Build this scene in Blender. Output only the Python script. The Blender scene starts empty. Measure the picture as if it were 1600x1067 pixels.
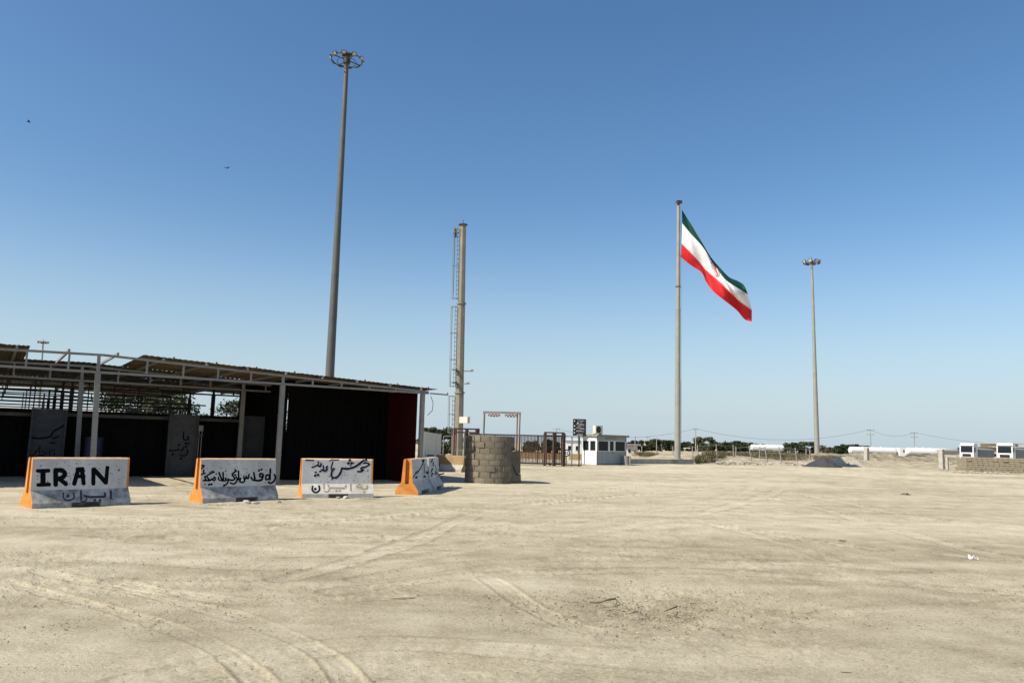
import bpy, bmesh, math, random
import numpy as np
from mathutils import Vector, Matrix
random.seed(7); RNG = np.random.default_rng(11)
S = bpy.context.scene; COL = S.collection
R = math.radians

# ------------------------------------------------------------------ camera, sky, sun, exposure
EYE = Vector((0, 0, 1.6)); FPX = 1200.0
PITCH = math.atan(0.1325); ROLL = R(1.43)
_f = Vector((0, math.cos(PITCH), math.sin(PITCH))); _u0 = Vector((0, -math.sin(PITCH), math.cos(PITCH))); _r0 = Vector((1, 0, 0))
_r = _r0 * math.cos(ROLL) + _u0 * math.sin(ROLL); _u = -_r0 * math.sin(ROLL) + _u0 * math.cos(ROLL)
cd = bpy.data.cameras.new('camera'); cam = bpy.data.objects.new('camera', cd); COL.objects.link(cam)
cd.sensor_width = 36; cd.sensor_fit = 'HORIZONTAL'; cd.lens = 27; cd.clip_start = 0.1; cd.clip_end = 30000
M = Matrix.Identity(4)
for i in range(3):
    M[i][0] = _r[i]; M[i][1] = _u[i]; M[i][2] = -_f[i]; M[i][3] = EYE[i]
cam.matrix_world = M; S.camera = cam

SUN_EL = R(45); TRAVEL = Vector((math.cos(R(31)), math.sin(R(31)), 0))          # where shadows run on the ground
to_sun = -TRAVEL * math.cos(SUN_EL) + Vector((0, 0, math.sin(SUN_EL)))
w = bpy.data.worlds.new('World'); S.world = w; w.use_nodes = True
nt = w.node_tree; bg = nt.nodes['Background']
sky = nt.nodes.new('ShaderNodeTexSky'); sky.sky_type = 'NISHITA'; sky.sun_disc = False
sky.sun_elevation = SUN_EL; sky.sun_rotation = math.atan2(to_sun.x, to_sun.y)
sky.air_density = 1.0; sky.dust_density = 0.9; sky.ozone_density = 1.6; sky.altitude = 0
# pale dust haze low over the whole horizon, the same in every direction
hs = nt.nodes.new('ShaderNodeHueSaturation'); hs.inputs['Hue'].default_value = 0.499; hs.inputs['Saturation'].default_value = 1.22; hs.inputs['Value'].default_value = 1.24; nt.links.new(sky.outputs[0], hs.inputs['Color'])
wtc = nt.nodes.new('ShaderNodeTexCoord'); wsp = nt.nodes.new('ShaderNodeSeparateXYZ'); nt.links.new(wtc.outputs['Generated'], wsp.inputs[0])
wmr = nt.nodes.new('ShaderNodeMapRange'); wmr.interpolation_type = 'SMOOTHERSTEP'; wmr.inputs['From Min'].default_value = -0.12; wmr.inputs['From Max'].default_value = 0.34; wmr.inputs['To Min'].default_value = 1.0; wmr.inputs['To Max'].default_value = 0.0
nt.links.new(wsp.outputs[2], wmr.inputs['Value'])
wmx = nt.nodes.new('ShaderNodeMixRGB'); wmx.inputs[2].default_value = (4.45, 5.55, 6.4, 1); nt.links.new(wmr.outputs[0], wmx.inputs[0]); nt.links.new(hs.outputs[0], wmx.inputs[1])
nt.links.new(wmx.outputs[0], bg.inputs[0]); bg.inputs[1].default_value = 0.085
sl = bpy.data.lights.new('sun', 'SUN'); sl.energy = 5.0; sl.angle = R(0.53); sl.color = (1.0, 0.93, 0.81)
so = bpy.data.objects.new('sun', sl); COL.objects.link(so); so.rotation_euler = to_sun.to_track_quat('Z', 'Y').to_euler()
so.location = (-40, -20, 60)
S.view_settings.view_transform = 'Standard'; S.view_settings.look = 'None'
S.view_settings.exposure = 0.45; S.view_settings.gamma = 1.0; S.view_settings.use_curve_mapping = False
S.cycles.max_bounces = 6; S.cycles.diffuse_bounces = 3

# ------------------------------------------------------------------ helpers
def ray(px, py): return _f + _r * ((px - 800) / FPX) + _u * ((533.5 - py) / FPX)
def at(px, py, Y):
    d = ray(px, py); return EYE + d * (Y / d.y)
def gnd(px, py, z=0.0):
    d = ray(px, py); return EYE + d * ((z - EYE.z) / d.z)
def onplane(px, py, P, n):
    d = ray(px, py); return EYE + d * ((P - EYE).dot(n) / d.dot(n))
def hz(px): return 533.5 + 159.0 + (px - 800) * math.tan(ROLL) * 1.0
def plan(px, Y, z=0.0):                      # ground position at eye-level column px and depth Y
    p = at(px, hz(px), Y); return Vector((p.x, Y, z))
def plan_hit(px, py, P, u):                  # signed distance along horizontal line P + s u where the ray px crosses it in plan
    d = ray(px, py); a = d.x / d.y
    return (a * P.y - P.x) / (u.x - a * u.y)

_noise_cache = {}
def sock(n, *names):
    for k in names:
        if k in n.inputs: return n.inputs[k]
def material(name, col, rough=0.8, var=0.25, scale=3.0, bump=0.0, bscale=40.0, metal=0.0, col2=None, spec=0.3, dirt=None, dirt_amt=0.0, dirt_scale=1.5, streak=False, dlo=0.5, dhi=0.72):
    m = bpy.data.materials.new(name); m.use_nodes = True
    t = m.node_tree; b = t.nodes['Principled BSDF']
    b.inputs['Roughness'].default_value = rough; b.inputs['Metallic'].default_value = metal
    b.inputs['Specular IOR Level'].default_value = spec
    tc = t.nodes.new('ShaderNodeTexCoord')
    src = tc.outputs['Object']
    if streak:
        mp = t.nodes.new('ShaderNodeMapping'); mp.inputs['Scale'].default_value = (1, 1, 0.18)
        t.links.new(src, mp.inputs[0]); src = mp.outputs[0]
    n = t.nodes.new('ShaderNodeTexNoise'); n.inputs['Scale'].default_value = scale; n.inputs['Detail'].default_value = 7; n.inputs['Roughness'].default_value = 0.65
    t.links.new(src, n.inputs['Vector'])
    cr = t.nodes.new('ShaderNodeValToRGB')
    c2 = col2 if col2 else tuple(c * (1 - var) for c in col); c1 = tuple(min(1, c * (1 + var * 0.5)) for c in col)
    cr.color_ramp.elements[0].position = 0.32; cr.color_ramp.elements[0].color = (*c2, 1)
    cr.color_ramp.elements[1].position = 0.68; cr.color_ramp.elements[1].color = (*c1, 1)
    t.links.new(n.outputs['Fac'], cr.inputs[0]); out = cr.outputs[0]
    if dirt:
        n2 = t.nodes.new('ShaderNodeTexNoise'); n2.inputs['Scale'].default_value = dirt_scale; n2.inputs['Detail'].default_value = 9; n2.inputs['Roughness'].default_value = 0.72
        t.links.new(src, n2.inputs['Vector'])
        r2 = t.nodes.new('ShaderNodeValToRGB'); r2.color_ramp.elements[0].position = dlo; r2.color_ramp.elements[0].color = (0, 0, 0, 1)
        r2.color_ramp.elements[1].position = dhi; r2.color_ramp.elements[1].color = (dirt_amt,) * 3 + (1,)
        t.links.new(n2.outputs['Fac'], r2.inputs[0])
        mx = t.nodes.new('ShaderNodeMixRGB'); mx.inputs[2].default_value = (*dirt, 1)
        t.links.new(r2.outputs[0], mx.inputs[0]); t.links.new(out, mx.inputs[1]); out = mx.outputs[0]
    t.links.new(out, b.inputs['Base Color'])
    if bump > 0:
        n3 = t.nodes.new('ShaderNodeTexNoise'); n3.inputs['Scale'].default_value = bscale; n3.inputs['Detail'].default_value = 6
        t.links.new(tc.outputs['Object'], n3.inputs['Vector'])
        bp = t.nodes.new('ShaderNodeBump'); bp.inputs['Strength'].default_value = bump; bp.inputs['Distance'].default_value = 0.02
        t.links.new(n3.outputs['Fac'], bp.inputs['Height']); t.links.new(bp.outputs[0], b.inputs['Normal'])
    return m

WORLD = {}                                   # world location of every root / part origin
def origin(o): return WORLD.get(o.name, Vector((0, 0, 0)))
def tag(o, label=None, cat=None, group=None, kind=None):
    if label: o['label'] = label
    if cat: o['category'] = cat
    if group: o['group'] = group
    if kind: o['kind'] = kind
    return o
def thing(name, label, cat, loc, group=None):
    o = bpy.data.objects.new(name, None); COL.objects.link(o); o.empty_display_size = 0.2
    o.location = loc; WORLD[o.name] = Vector(loc)
    return tag(o, label, cat, group)
def link(name, me, parent=None, loc=None, local=None):
    o = bpy.data.objects.new(name, me); COL.objects.link(o)
    if parent is not None:
        o.parent = parent; WORLD[o.name] = origin(parent)
        if local is not None: o.matrix_local = local
    elif loc is not None:
        o.location = loc; WORLD[o.name] = Vector(loc)
    return o

class MB:
    """collects shapes in world coordinates and links them as ONE mesh object"""
    def __init__(s, xf=None): s.v = []; s.f = []; s.m = []; s.sm = []; s.xf = xf
    def raw(s, vs, fs, mi=0, smooth=False):
        k = len(s.v)
        for p in vs:
            p = Vector(p); s.v.append(tuple(s.xf @ p if s.xf else p))
        for f in fs:
            s.f.append(tuple(i + k for i in f)); s.m.append(mi); s.sm.append(smooth)
        return s
    def box(s, c, d, mi=0, rz=0.0, rot=None):
        c = Vector(c); hx, hy, hzz = d[0] / 2, d[1] / 2, d[2] / 2
        Q = rot if rot else Matrix.Rotation(rz, 3, 'Z')
        vs = [c + Q @ Vector((x, y, z)) for x in (-hx, hx) for y in (-hy, hy) for z in (-hzz, hzz)]
        return s.raw(vs, [(0, 1, 3, 2), (4, 6, 7, 5), (0, 4, 5, 1), (2, 3, 7, 6), (0, 2, 6, 4), (1, 5, 7, 3)], mi)
    def beam(s, a, b, wd, ht=None, mi=0, up=(0, 0, 1)):
        a = Vector(a); b = Vector(b); ht = ht or wd; d = (b - a).normalized(); up = Vector(up)
        if abs(d.dot(up)) > 0.95: up = Vector((TRAVEL.y * 0 + 0.83, 0.56, 0))
        x = d.cross(up).normalized(); y = x.cross(d).normalized()
        vs = [p + x * (i * wd / 2) + y * (j * ht / 2) for p in (a, b) for i, j in ((-1, -1), (1, -1), (1, 1), (-1, 1))]
        return s.raw(vs, [(3, 2, 1, 0), (4, 5, 6, 7), (0, 1, 5, 4), (1, 2, 6, 5), (2, 3, 7, 6), (3, 0, 4, 7)], mi)
    def tube(s, a, b, r0, r1=None, n=12, mi=0, smooth=True, caps=True):
        a = Vector(a); b = Vector(b); r1 = r0 if r1 is None else r1; d = (b - a).normalized()
        up = Vector((0, 0, 1)) if abs(d.z) < 0.95 else Vector((1, 0, 0))
        x = d.cross(up).normalized(); y = x.cross(d).normalized()
        vs = []; 
        for p, r in ((a, r0), (b, r1)):
            for k in range(n):
                t = 2 * math.pi * k / n; vs.append(p + x * (math.cos(t) * r) + y * (math.sin(t) * r))
        s.raw(vs, [(k, k + n, (k + 1) % n + n, (k + 1) % n) for k in range(n)], mi, smooth)
        if caps:
            s.raw(vs[:n], [tuple(range(n))], mi); s.raw(vs[n:], [tuple(range(n - 1, -1, -1))], mi)
        return s
    def path(s, pts, r, n=6, mi=0):
        for a, b in zip(pts[:-1], pts[1:]): s.tube(a, b, r, r, n, mi, True, True)
        return s
    def ring(s, c, rad, r, n=28, m=6, mi=0, ax=(0, 0, 1)):
        c = Vector(c); q = Vector((0, 0, 1)).rotation_difference(Vector(ax)).to_matrix(); vs = []
        for i in range(n):
            t = 2 * math.pi * i / n; dd = Vector((math.cos(t), math.sin(t), 0))
            for j in range(m):
                p = 2 * math.pi * j / m
                vs.append(c + q @ (dd * (rad + r * math.cos(p)) + Vector((0, 0, r * math.sin(p)))))
        fs = [(i * m + j, ((i + 1) % n) * m + j, ((i + 1) % n) * m + (j + 1) % m, i * m + (j + 1) % m) for i in range(n) for j in range(m)]
        return s.raw(vs, fs, mi, True)
    def prism(s, poly, a, b, mi=0):          # poly: points, extruded by vector b-a
        n = len(poly); e = Vector(b) - Vector(a); p0 = [Vector(p) for p in poly]; p1 = [p + e for p in p0]
        return s.raw(p0 + p1, [tuple(range(n - 1, -1, -1)), tuple(range(n, 2 * n))] + [(i, (i + 1) % n, (i + 1) % n + n, i + n) for i in range(n)], mi)
    def mesh(s, name, mats, org=Vector((0, 0, 0))):
        me = bpy.data.meshes.new(name); o = Vector(org)
        me.from_pydata([(p[0] - o.x, p[1] - o.y, p[2] - o.z) for p in s.v], [], s.f)
        if not isinstance(mats, (list, tuple)): mats = [mats]
        for m in mats: me.materials.append(m)
        me.polygons.foreach_set('material_index', s.m); me.polygons.foreach_set('use_smooth', s.sm)
        me.validate(); me.update(); return me
    def build(s, name, mats, parent=None, loc=None, fix=False):
        org = origin(parent) if parent is not None else (Vector(loc) if loc is not None else Vector((0, 0, 0)))
        me = s.mesh(name, mats, org)
        if fix:
            bm = bmesh.new(); bm.from_mesh(me); bmesh.ops.remove_doubles(bm, verts=bm.verts, dist=1e-5)
            bmesh.ops.recalc_face_normals(bm, faces=bm.faces); bm.to_mesh(me); bm.free()
        return link(name, me, parent, loc)

def vnoise(x, y, seed=0):                    # smooth value noise in numpy, about -1..1
    xi = np.floor(x).astype(np.int64); yi = np.floor(y).astype(np.int64); fx = x - xi; fy = y - yi
    fx = fx * fx * (3 - 2 * fx); fy = fy * fy * (3 - 2 * fy)
    def h(a, b):
        k = (a * 374761393 + b * 668265263 + seed * 974711) & 0xffffffff
        k = ((k ^ (k >> 13)) * 1274126177) & 0xffffffff; k = k ^ (k >> 16)
        return (k & 0xffff) / 32767.5 - 1
    return (h(xi, yi) * (1 - fx) + h(xi + 1, yi) * fx) * (1 - fy) + (h(xi, yi + 1) * (1 - fx) + h(xi + 1, yi + 1) * fx) * fy
def fbm(x, y, oct=4, seed=0, gain=0.5):
    r = 0; a = 1
    for o in range(oct): r = r + a * vnoise(x * 2 ** o, y * 2 ** o, seed + o * 17); a *= gain
    return r
def np_mesh(name, V, F, mats, smooth=False, loc=None):
    me = bpy.data.meshes.new(name); V = np.asarray(V, np.float32); F = np.asarray(F, np.int32); k = F.shape[1]
    me.vertices.add(len(V)); me.vertices.foreach_set('co', V.ravel())
    me.loops.add(F.size); me.loops.foreach_set('vertex_index', F.ravel())
    me.polygons.add(len(F)); me.polygons.foreach_set('loop_start', np.arange(len(F), dtype=np.int32) * k)
    me.polygons.foreach_set('use_smooth', np.full(len(F), smooth))
    for m in (mats if isinstance(mats, (list, tuple)) else [mats]): me.materials.append(m)
    me.update(calc_edges=True); me.validate(); return me

# ------------------------------------------------------------------ materials
def ground_material():
    m = bpy.data.materials.new('packed_sand'); m.use_nodes = True; t = m.node_tree; b = t.nodes['Principled BSDF']
    b.inputs['Roughness'].default_value = 0.95; b.inputs['Specular IOR Level'].default_value = 0.1
    at_ = t.nodes.new('ShaderNodeAttribute'); at_.attribute_name = 'tone'
    cr = t.nodes.new('ShaderNodeValToRGB'); e = cr.color_ramp.elements
    e[0].position = 0.12; e[0].color = (0.25, 0.208, 0.136, 1); e[1].position = 0.9; e[1].color = (0.57, 0.51, 0.38, 1)
    k = e.new(0.5); k.color = (0.42, 0.364, 0.252, 1)
    tc = t.nodes.new('ShaderNodeTexCoord')
    def noise(sc, det=8, ro=0.65):
        n = t.nodes.new('ShaderNodeTexNoise'); n.inputs['Scale'].default_value = sc; n.inputs['Detail'].default_value = det; n.inputs['Roughness'].default_value = ro
        t.links.new(tc.outputs['Object'], n.inputs['Vector']); return n.outputs['Fac']
    def math_(op, a, bb):
        n = t.nodes.new('ShaderNodeMath'); n.operation = op
        for i, v in enumerate((a, bb)):
            if isinstance(v, (int, float)): n.inputs[i].default_value = v
            else: t.links.new(v, n.inputs[i])
        return n.outputs[0]
    fine = noise(30, 10, 0.8); mid = noise(1.7, 8, 0.6)
    v = math_('ADD', at_.outputs['Fac'], math_('MULTIPLY', math_('SUBTRACT', fine, 0.5), 1.75))
    v = math_('ADD', v, math_('MULTIPLY', math_('SUBTRACT', mid, 0.5), 0.9))
    t.links.new(v, cr.inputs[0])
    vo = t.nodes.new('ShaderNodeTexVoronoi'); vo.inputs['Scale'].default_value = 17; t.links.new(tc.outputs['Object'], vo.inputs['Vector'])
    r3 = t.nodes.new('ShaderNodeValToRGB'); r3.color_ramp.elements[0].position = 0.10; r3.color_ramp.elements[0].color = (0.35, 0.35, 0.35, 1); r3.color_ramp.elements[1].position = 0.2; r3.color_ramp.elements[1].color = (1, 1, 1, 1)
    t.links.new(vo.outputs['Distance'], r3.inputs[0])
    mx = t.nodes.new('ShaderNodeMixRGB'); mx.blend_type = 'MULTIPLY'; mx.inputs[0].default_value = 0.45
    t.links.new(cr.outputs[0], mx.inputs[1]); t.links.new(r3.outputs[0], mx.inputs[2]); t.links.new(mx.outputs[0], b.inputs['Base Color'])
    vo2 = t.nodes.new('ShaderNodeTexVoronoi'); vo2.inputs['Scale'].default_value = 9; t.links.new(tc.outputs['Object'], vo2.inputs['Vector'])
    r4 = t.nodes.new('ShaderNodeValToRGB'); r4.color_ramp.elements[0].position = 0.07; r4.color_ramp.elements[0].color = (0.22, 0.2, 0.17, 1); r4.color_ramp.elements[1].position = 0.13; r4.color_ramp.elements[1].color = (1, 1, 1, 1)
    t.links.new(vo2.outputs['Distance'], r4.inputs[0])
    mx2 = t.nodes.new('ShaderNodeMixRGB'); mx2.blend_type = 'MULTIPLY'; mx2.inputs[0].default_value = 0.6
    t.links.new(mx.outputs[0], mx2.inputs[1]); t.links.new(r4.outputs[0], mx2.inputs[2]); t.links.new(mx2.outputs[0], b.inputs['Base Color'])
    bp = t.nodes.new('ShaderNodeBump'); bp.inputs['Strength'].default_value = 0.7; bp.inputs['Distance'].default_value = 0.035
    hsum = math_('ADD', fine, math_('MULTIPLY', noise(90, 6, 0.7), 0.5))
    t.links.new(hsum, bp.inputs['Height']); t.links.new(bp.outputs[0], b.inputs['Normal'])
    return m

m_ground = ground_material()
m_berm = material('loose_sand', (0.40, 0.34, 0.235), 0.95, 0.45, 0.9, 1.0, 6, dirt=(0.15, 0.13, 0.085), dirt_amt=0.9, dirt_scale=1.1, spec=0.1)
m_bank = material('stony_bank', (0.27, 0.235, 0.165), 0.95, 0.5, 1.4, 1.0, 7, dirt=(0.12, 0.105, 0.07), dirt_amt=0.9, dirt_scale=1.6, spec=0.1)
m_rubble = material('pale_rubble', (0.36, 0.325, 0.25), 0.95, 0.35, 3, 0.6, 20, spec=0.1)
m_clod = material('sand_clod', (0.34, 0.295, 0.20), 0.95, 0.3, 9, spec=0.1)
m_pebble = material('pebble', (0.19, 0.155, 0.105), 0.9, 0.5, 9, spec=0.1)
m_darkheap = material('dark_gravel', (0.06, 0.06, 0.062), 0.95, 0.4, 6, 0.9, 14, spec=0.1)
m_white = material('white_barrier_paint', (0.55, 0.55, 0.54), 0.8, 0.25, 1.4, 0.35, 60, dirt=(0.30, 0.27, 0.22), dirt_amt=0.6, dirt_scale=2.6)
m_slope = material('grimy_barrier_foot', (0.60, 0.58, 0.54), 0.9, 0.25, 2.0, 0.5, 40, dirt=(0.15, 0.14, 0.125), dirt_amt=0.9, dirt_scale=2.1, dlo=0.40, dhi=0.6)
m_slopeclean = material('dusty_barrier_foot', (0.58, 0.56, 0.50), 0.9, 0.25, 2.0, 0.5, 40, dirt=(0.38, 0.32, 0.21), dirt_amt=0.8, dirt_scale=2.6, dlo=0.45)
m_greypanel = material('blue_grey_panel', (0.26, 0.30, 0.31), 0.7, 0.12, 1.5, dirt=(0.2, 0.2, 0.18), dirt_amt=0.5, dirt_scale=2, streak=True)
m_boothroof = material('shaded_booth_roof', (0.26, 0.23, 0.17), 0.85, 0.25, 2, spec=0.1)  # cream roof browned; shade of its right edge is put into the colour
m_orange = material('orange_barrier_paint', (0.60, 0.235, 0.045), 0.85, 0.3, 3.0, 0.4, 40, dirt=(0.42, 0.33, 0.22), dirt_amt=0.75, dirt_scale=5, spec=0.15)
m_topline = material('worn_orange_edge', (0.66, 0.42, 0.22), 0.8, 0.25, 4.0, dirt=(0.62, 0.60, 0.55), dirt_amt=0.9, dirt_scale=6)
m_black = material('black_lettering_paint', (0.006, 0.006, 0.007), 0.85, 0.2, 9, spec=0.05)
m_navy = material('navy_lettering_paint', (0.010, 0.013, 0.030), 0.85, 0.2, 9, spec=0.05)
m_plum = material('faded_plum_paint', (0.075, 0.045, 0.06), 0.85, 0.5, 14)
m_fade = material('faded_ochre_paint', (0.30, 0.26, 0.17), 0.9, 0.4, 14)
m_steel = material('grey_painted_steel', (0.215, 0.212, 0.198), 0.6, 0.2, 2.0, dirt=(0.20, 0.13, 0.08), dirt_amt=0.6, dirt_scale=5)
m_shadesteel = material('shaded_steel', (0.07, 0.066, 0.06), 0.7, 0.3, 3)  # steel darkened for rear frames and fascias, standing in for roof shade
m_pole = material('galvanised_pole', (0.265, 0.265, 0.232), 0.55, 0.15, 1.2, metal=0.15, dirt=(0.25, 0.24, 0.2), dirt_amt=0.5, dirt_scale=3)
m_mast = material('dull_grey_mast', (0.095, 0.10, 0.093), 0.6, 0.15, 1.2, dirt=(0.08, 0.08, 0.07), dirt_amt=0.5, dirt_scale=3)
m_polebeige = material('beige_pole_paint', (0.215, 0.197, 0.15), 0.6, 0.15, 1.0, dirt=(0.3, 0.26, 0.18), dirt_amt=0.5, dirt_scale=2)
m_darksteel = material('dark_steel', (0.045, 0.045, 0.045), 0.6, 0.3, 3)
m_rust = material('rust_brown_paint', (0.058, 0.034, 0.026), 0.7, 0.35, 4, dirt=(0.11, 0.065, 0.04), dirt_amt=0.7, dirt_scale=6)
m_pink = material('faded_red_primer', (0.21, 0.125, 0.10), 0.75, 0.25, 4)
m_sheet = material('brown_roof_sheet', (0.13, 0.095, 0.05), 0.75, 0.4, 1.2, dirt=(0.07, 0.05, 0.03), dirt_amt=0.8, dirt_scale=2)
m_darksheet = material('shade_black_sheet', (0.006, 0.0058, 0.006), 0.85, 0.4, 2, spec=0.05)  # near-black base colour stands in for the deep shade under the roof
m_interior = material('shade_black_lining', (0.005, 0.005, 0.005), 0.9, 0.3, 2, spec=0.05)  # bay walls coloured almost black, so their shade sits in the paint
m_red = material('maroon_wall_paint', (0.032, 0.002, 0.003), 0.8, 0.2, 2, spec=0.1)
m_panel = material('shaded_cement_panel', (0.068, 0.071, 0.078), 0.9, 0.4, 1.6, 0.3, 30, dirt=(0.035, 0.033, 0.03), dirt_amt=0.6)  # cement toned far below its own grey to include the canopy's shade
m_block = material('cement_block', (0.18, 0.157, 0.116), 0.95, 0.3, 2.4, 0.8, 30, dirt=(0.14, 0.125, 0.09), dirt_amt=0.7, dirt_scale=4, spec=0.1)
m_blockb = material('cement_block_pale', (0.205, 0.178, 0.132), 0.95, 0.3, 3.1, 0.8, 30, dirt=(0.17, 0.15, 0.11), dirt_amt=0.7, dirt_scale=4, spec=0.1)
m_plaster = material('grey_plaster', (0.15, 0.135, 0.108), 0.95, 0.3, 2.4, 0.7, 25, spec=0.1)
m_wallb = material('weathered_block', (0.215, 0.187, 0.136), 0.95, 0.35, 2.0, 0.8, 25, spec=0.1)
m_mortar = material('old_mortar', (0.16, 0.137, 0.10), 0.95, 0.3, 6, 0.6, 40, spec=0.1)
m_tan = material('tan_barrier_paint', (0.29, 0.205, 0.095), 0.85, 0.25, 1.5, dirt=(0.18, 0.14, 0.085), dirt_amt=0.6, dirt_scale=3)
m_conc = material('bare_concrete', (0.40, 0.38, 0.32), 0.95, 0.25, 2.0, 0.4, 20, dirt=(0.24, 0.22, 0.18), dirt_amt=0.6, dirt_scale=3, spec=0.1)
m_whitep = material('white_panel_paint', (0.64, 0.65, 0.64), 0.6, 0.08, 1.5, dirt=(0.5, 0.46, 0.38), dirt_amt=0.35, dirt_scale=2, streak=True)
m_cream = material('cream_wall', (0.60, 0.56, 0.47), 0.8, 0.15, 1.2, dirt=(0.4, 0.35, 0.27), dirt_amt=0.5, dirt_scale=2, streak=True)
m_glass = material('dark_window_glass', (0.012, 0.018, 0.021), 0.1, 0.2, 2, spec=0.18)
m_blacksign = material('black_sign_board', (0.012, 0.013, 0.016), 0.6, 0.2, 3)
m_whiteprint = material('white_sign_print', (0.75, 0.75, 0.74), 0.7, 0.1, 4)
m_emblem = material('red_emblem_print', (0.55, 0.03, 0.03), 0.7, 0.1, 4)
m_redprint = material('red_sign_print', (0.16, 0.03, 0.022), 0.6, 0.2, 4)
m_leaf = material('dusty_green_leaf', (0.052, 0.066, 0.034), 0.8, 0.5, 0.9, col2=(0.022, 0.032, 0.016), spec=0.15)
m_leafpale = material('pale_dusty_leaf', (0.085, 0.095, 0.052), 0.85, 0.5, 0.9, col2=(0.035, 0.045, 0.022), spec=0.15)
m_leafdry = material('dry_scrub_leaf', (0.13, 0.12, 0.065), 0.9, 0.5, 1.3, spec=0.1)
m_bark = material('bark', (0.09, 0.07, 0.05), 0.95, 0.3, 4, spec=0.1)
m_wood = material('weathered_wood', (0.30, 0.25, 0.18), 0.9, 0.4, 8, spec=0.1)
m_woodgrey = material('grey_power_pole', (0.30, 0.29, 0.27), 0.85, 0.25, 2, spec=0.1)
m_bluedrum = material('blue_plastic', (0.012, 0.022, 0.06), 0.5, 0.2, 3)
m_tyre = material('tyre_rubber', (0.02, 0.02, 0.02), 0.9, 0.2, 5)
m_truck = material('white_truck_paint', (0.62, 0.62, 0.61), 0.4, 0.05, 1, dirt=(0.55, 0.5, 0.42), dirt_amt=0.4, dirt_scale=1.2)
m_tarp = material('grey_tarpaulin', (0.22, 0.22, 0.22), 0.8, 0.2, 0.8)
m_lamp = material('floodlight_glass', (0.45, 0.42, 0.32), 0.25, 0.2, 3, spec=0.5)
m_feather = material('dark_feathers', (0.02, 0.02, 0.022), 0.8, 0.2, 20)

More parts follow.
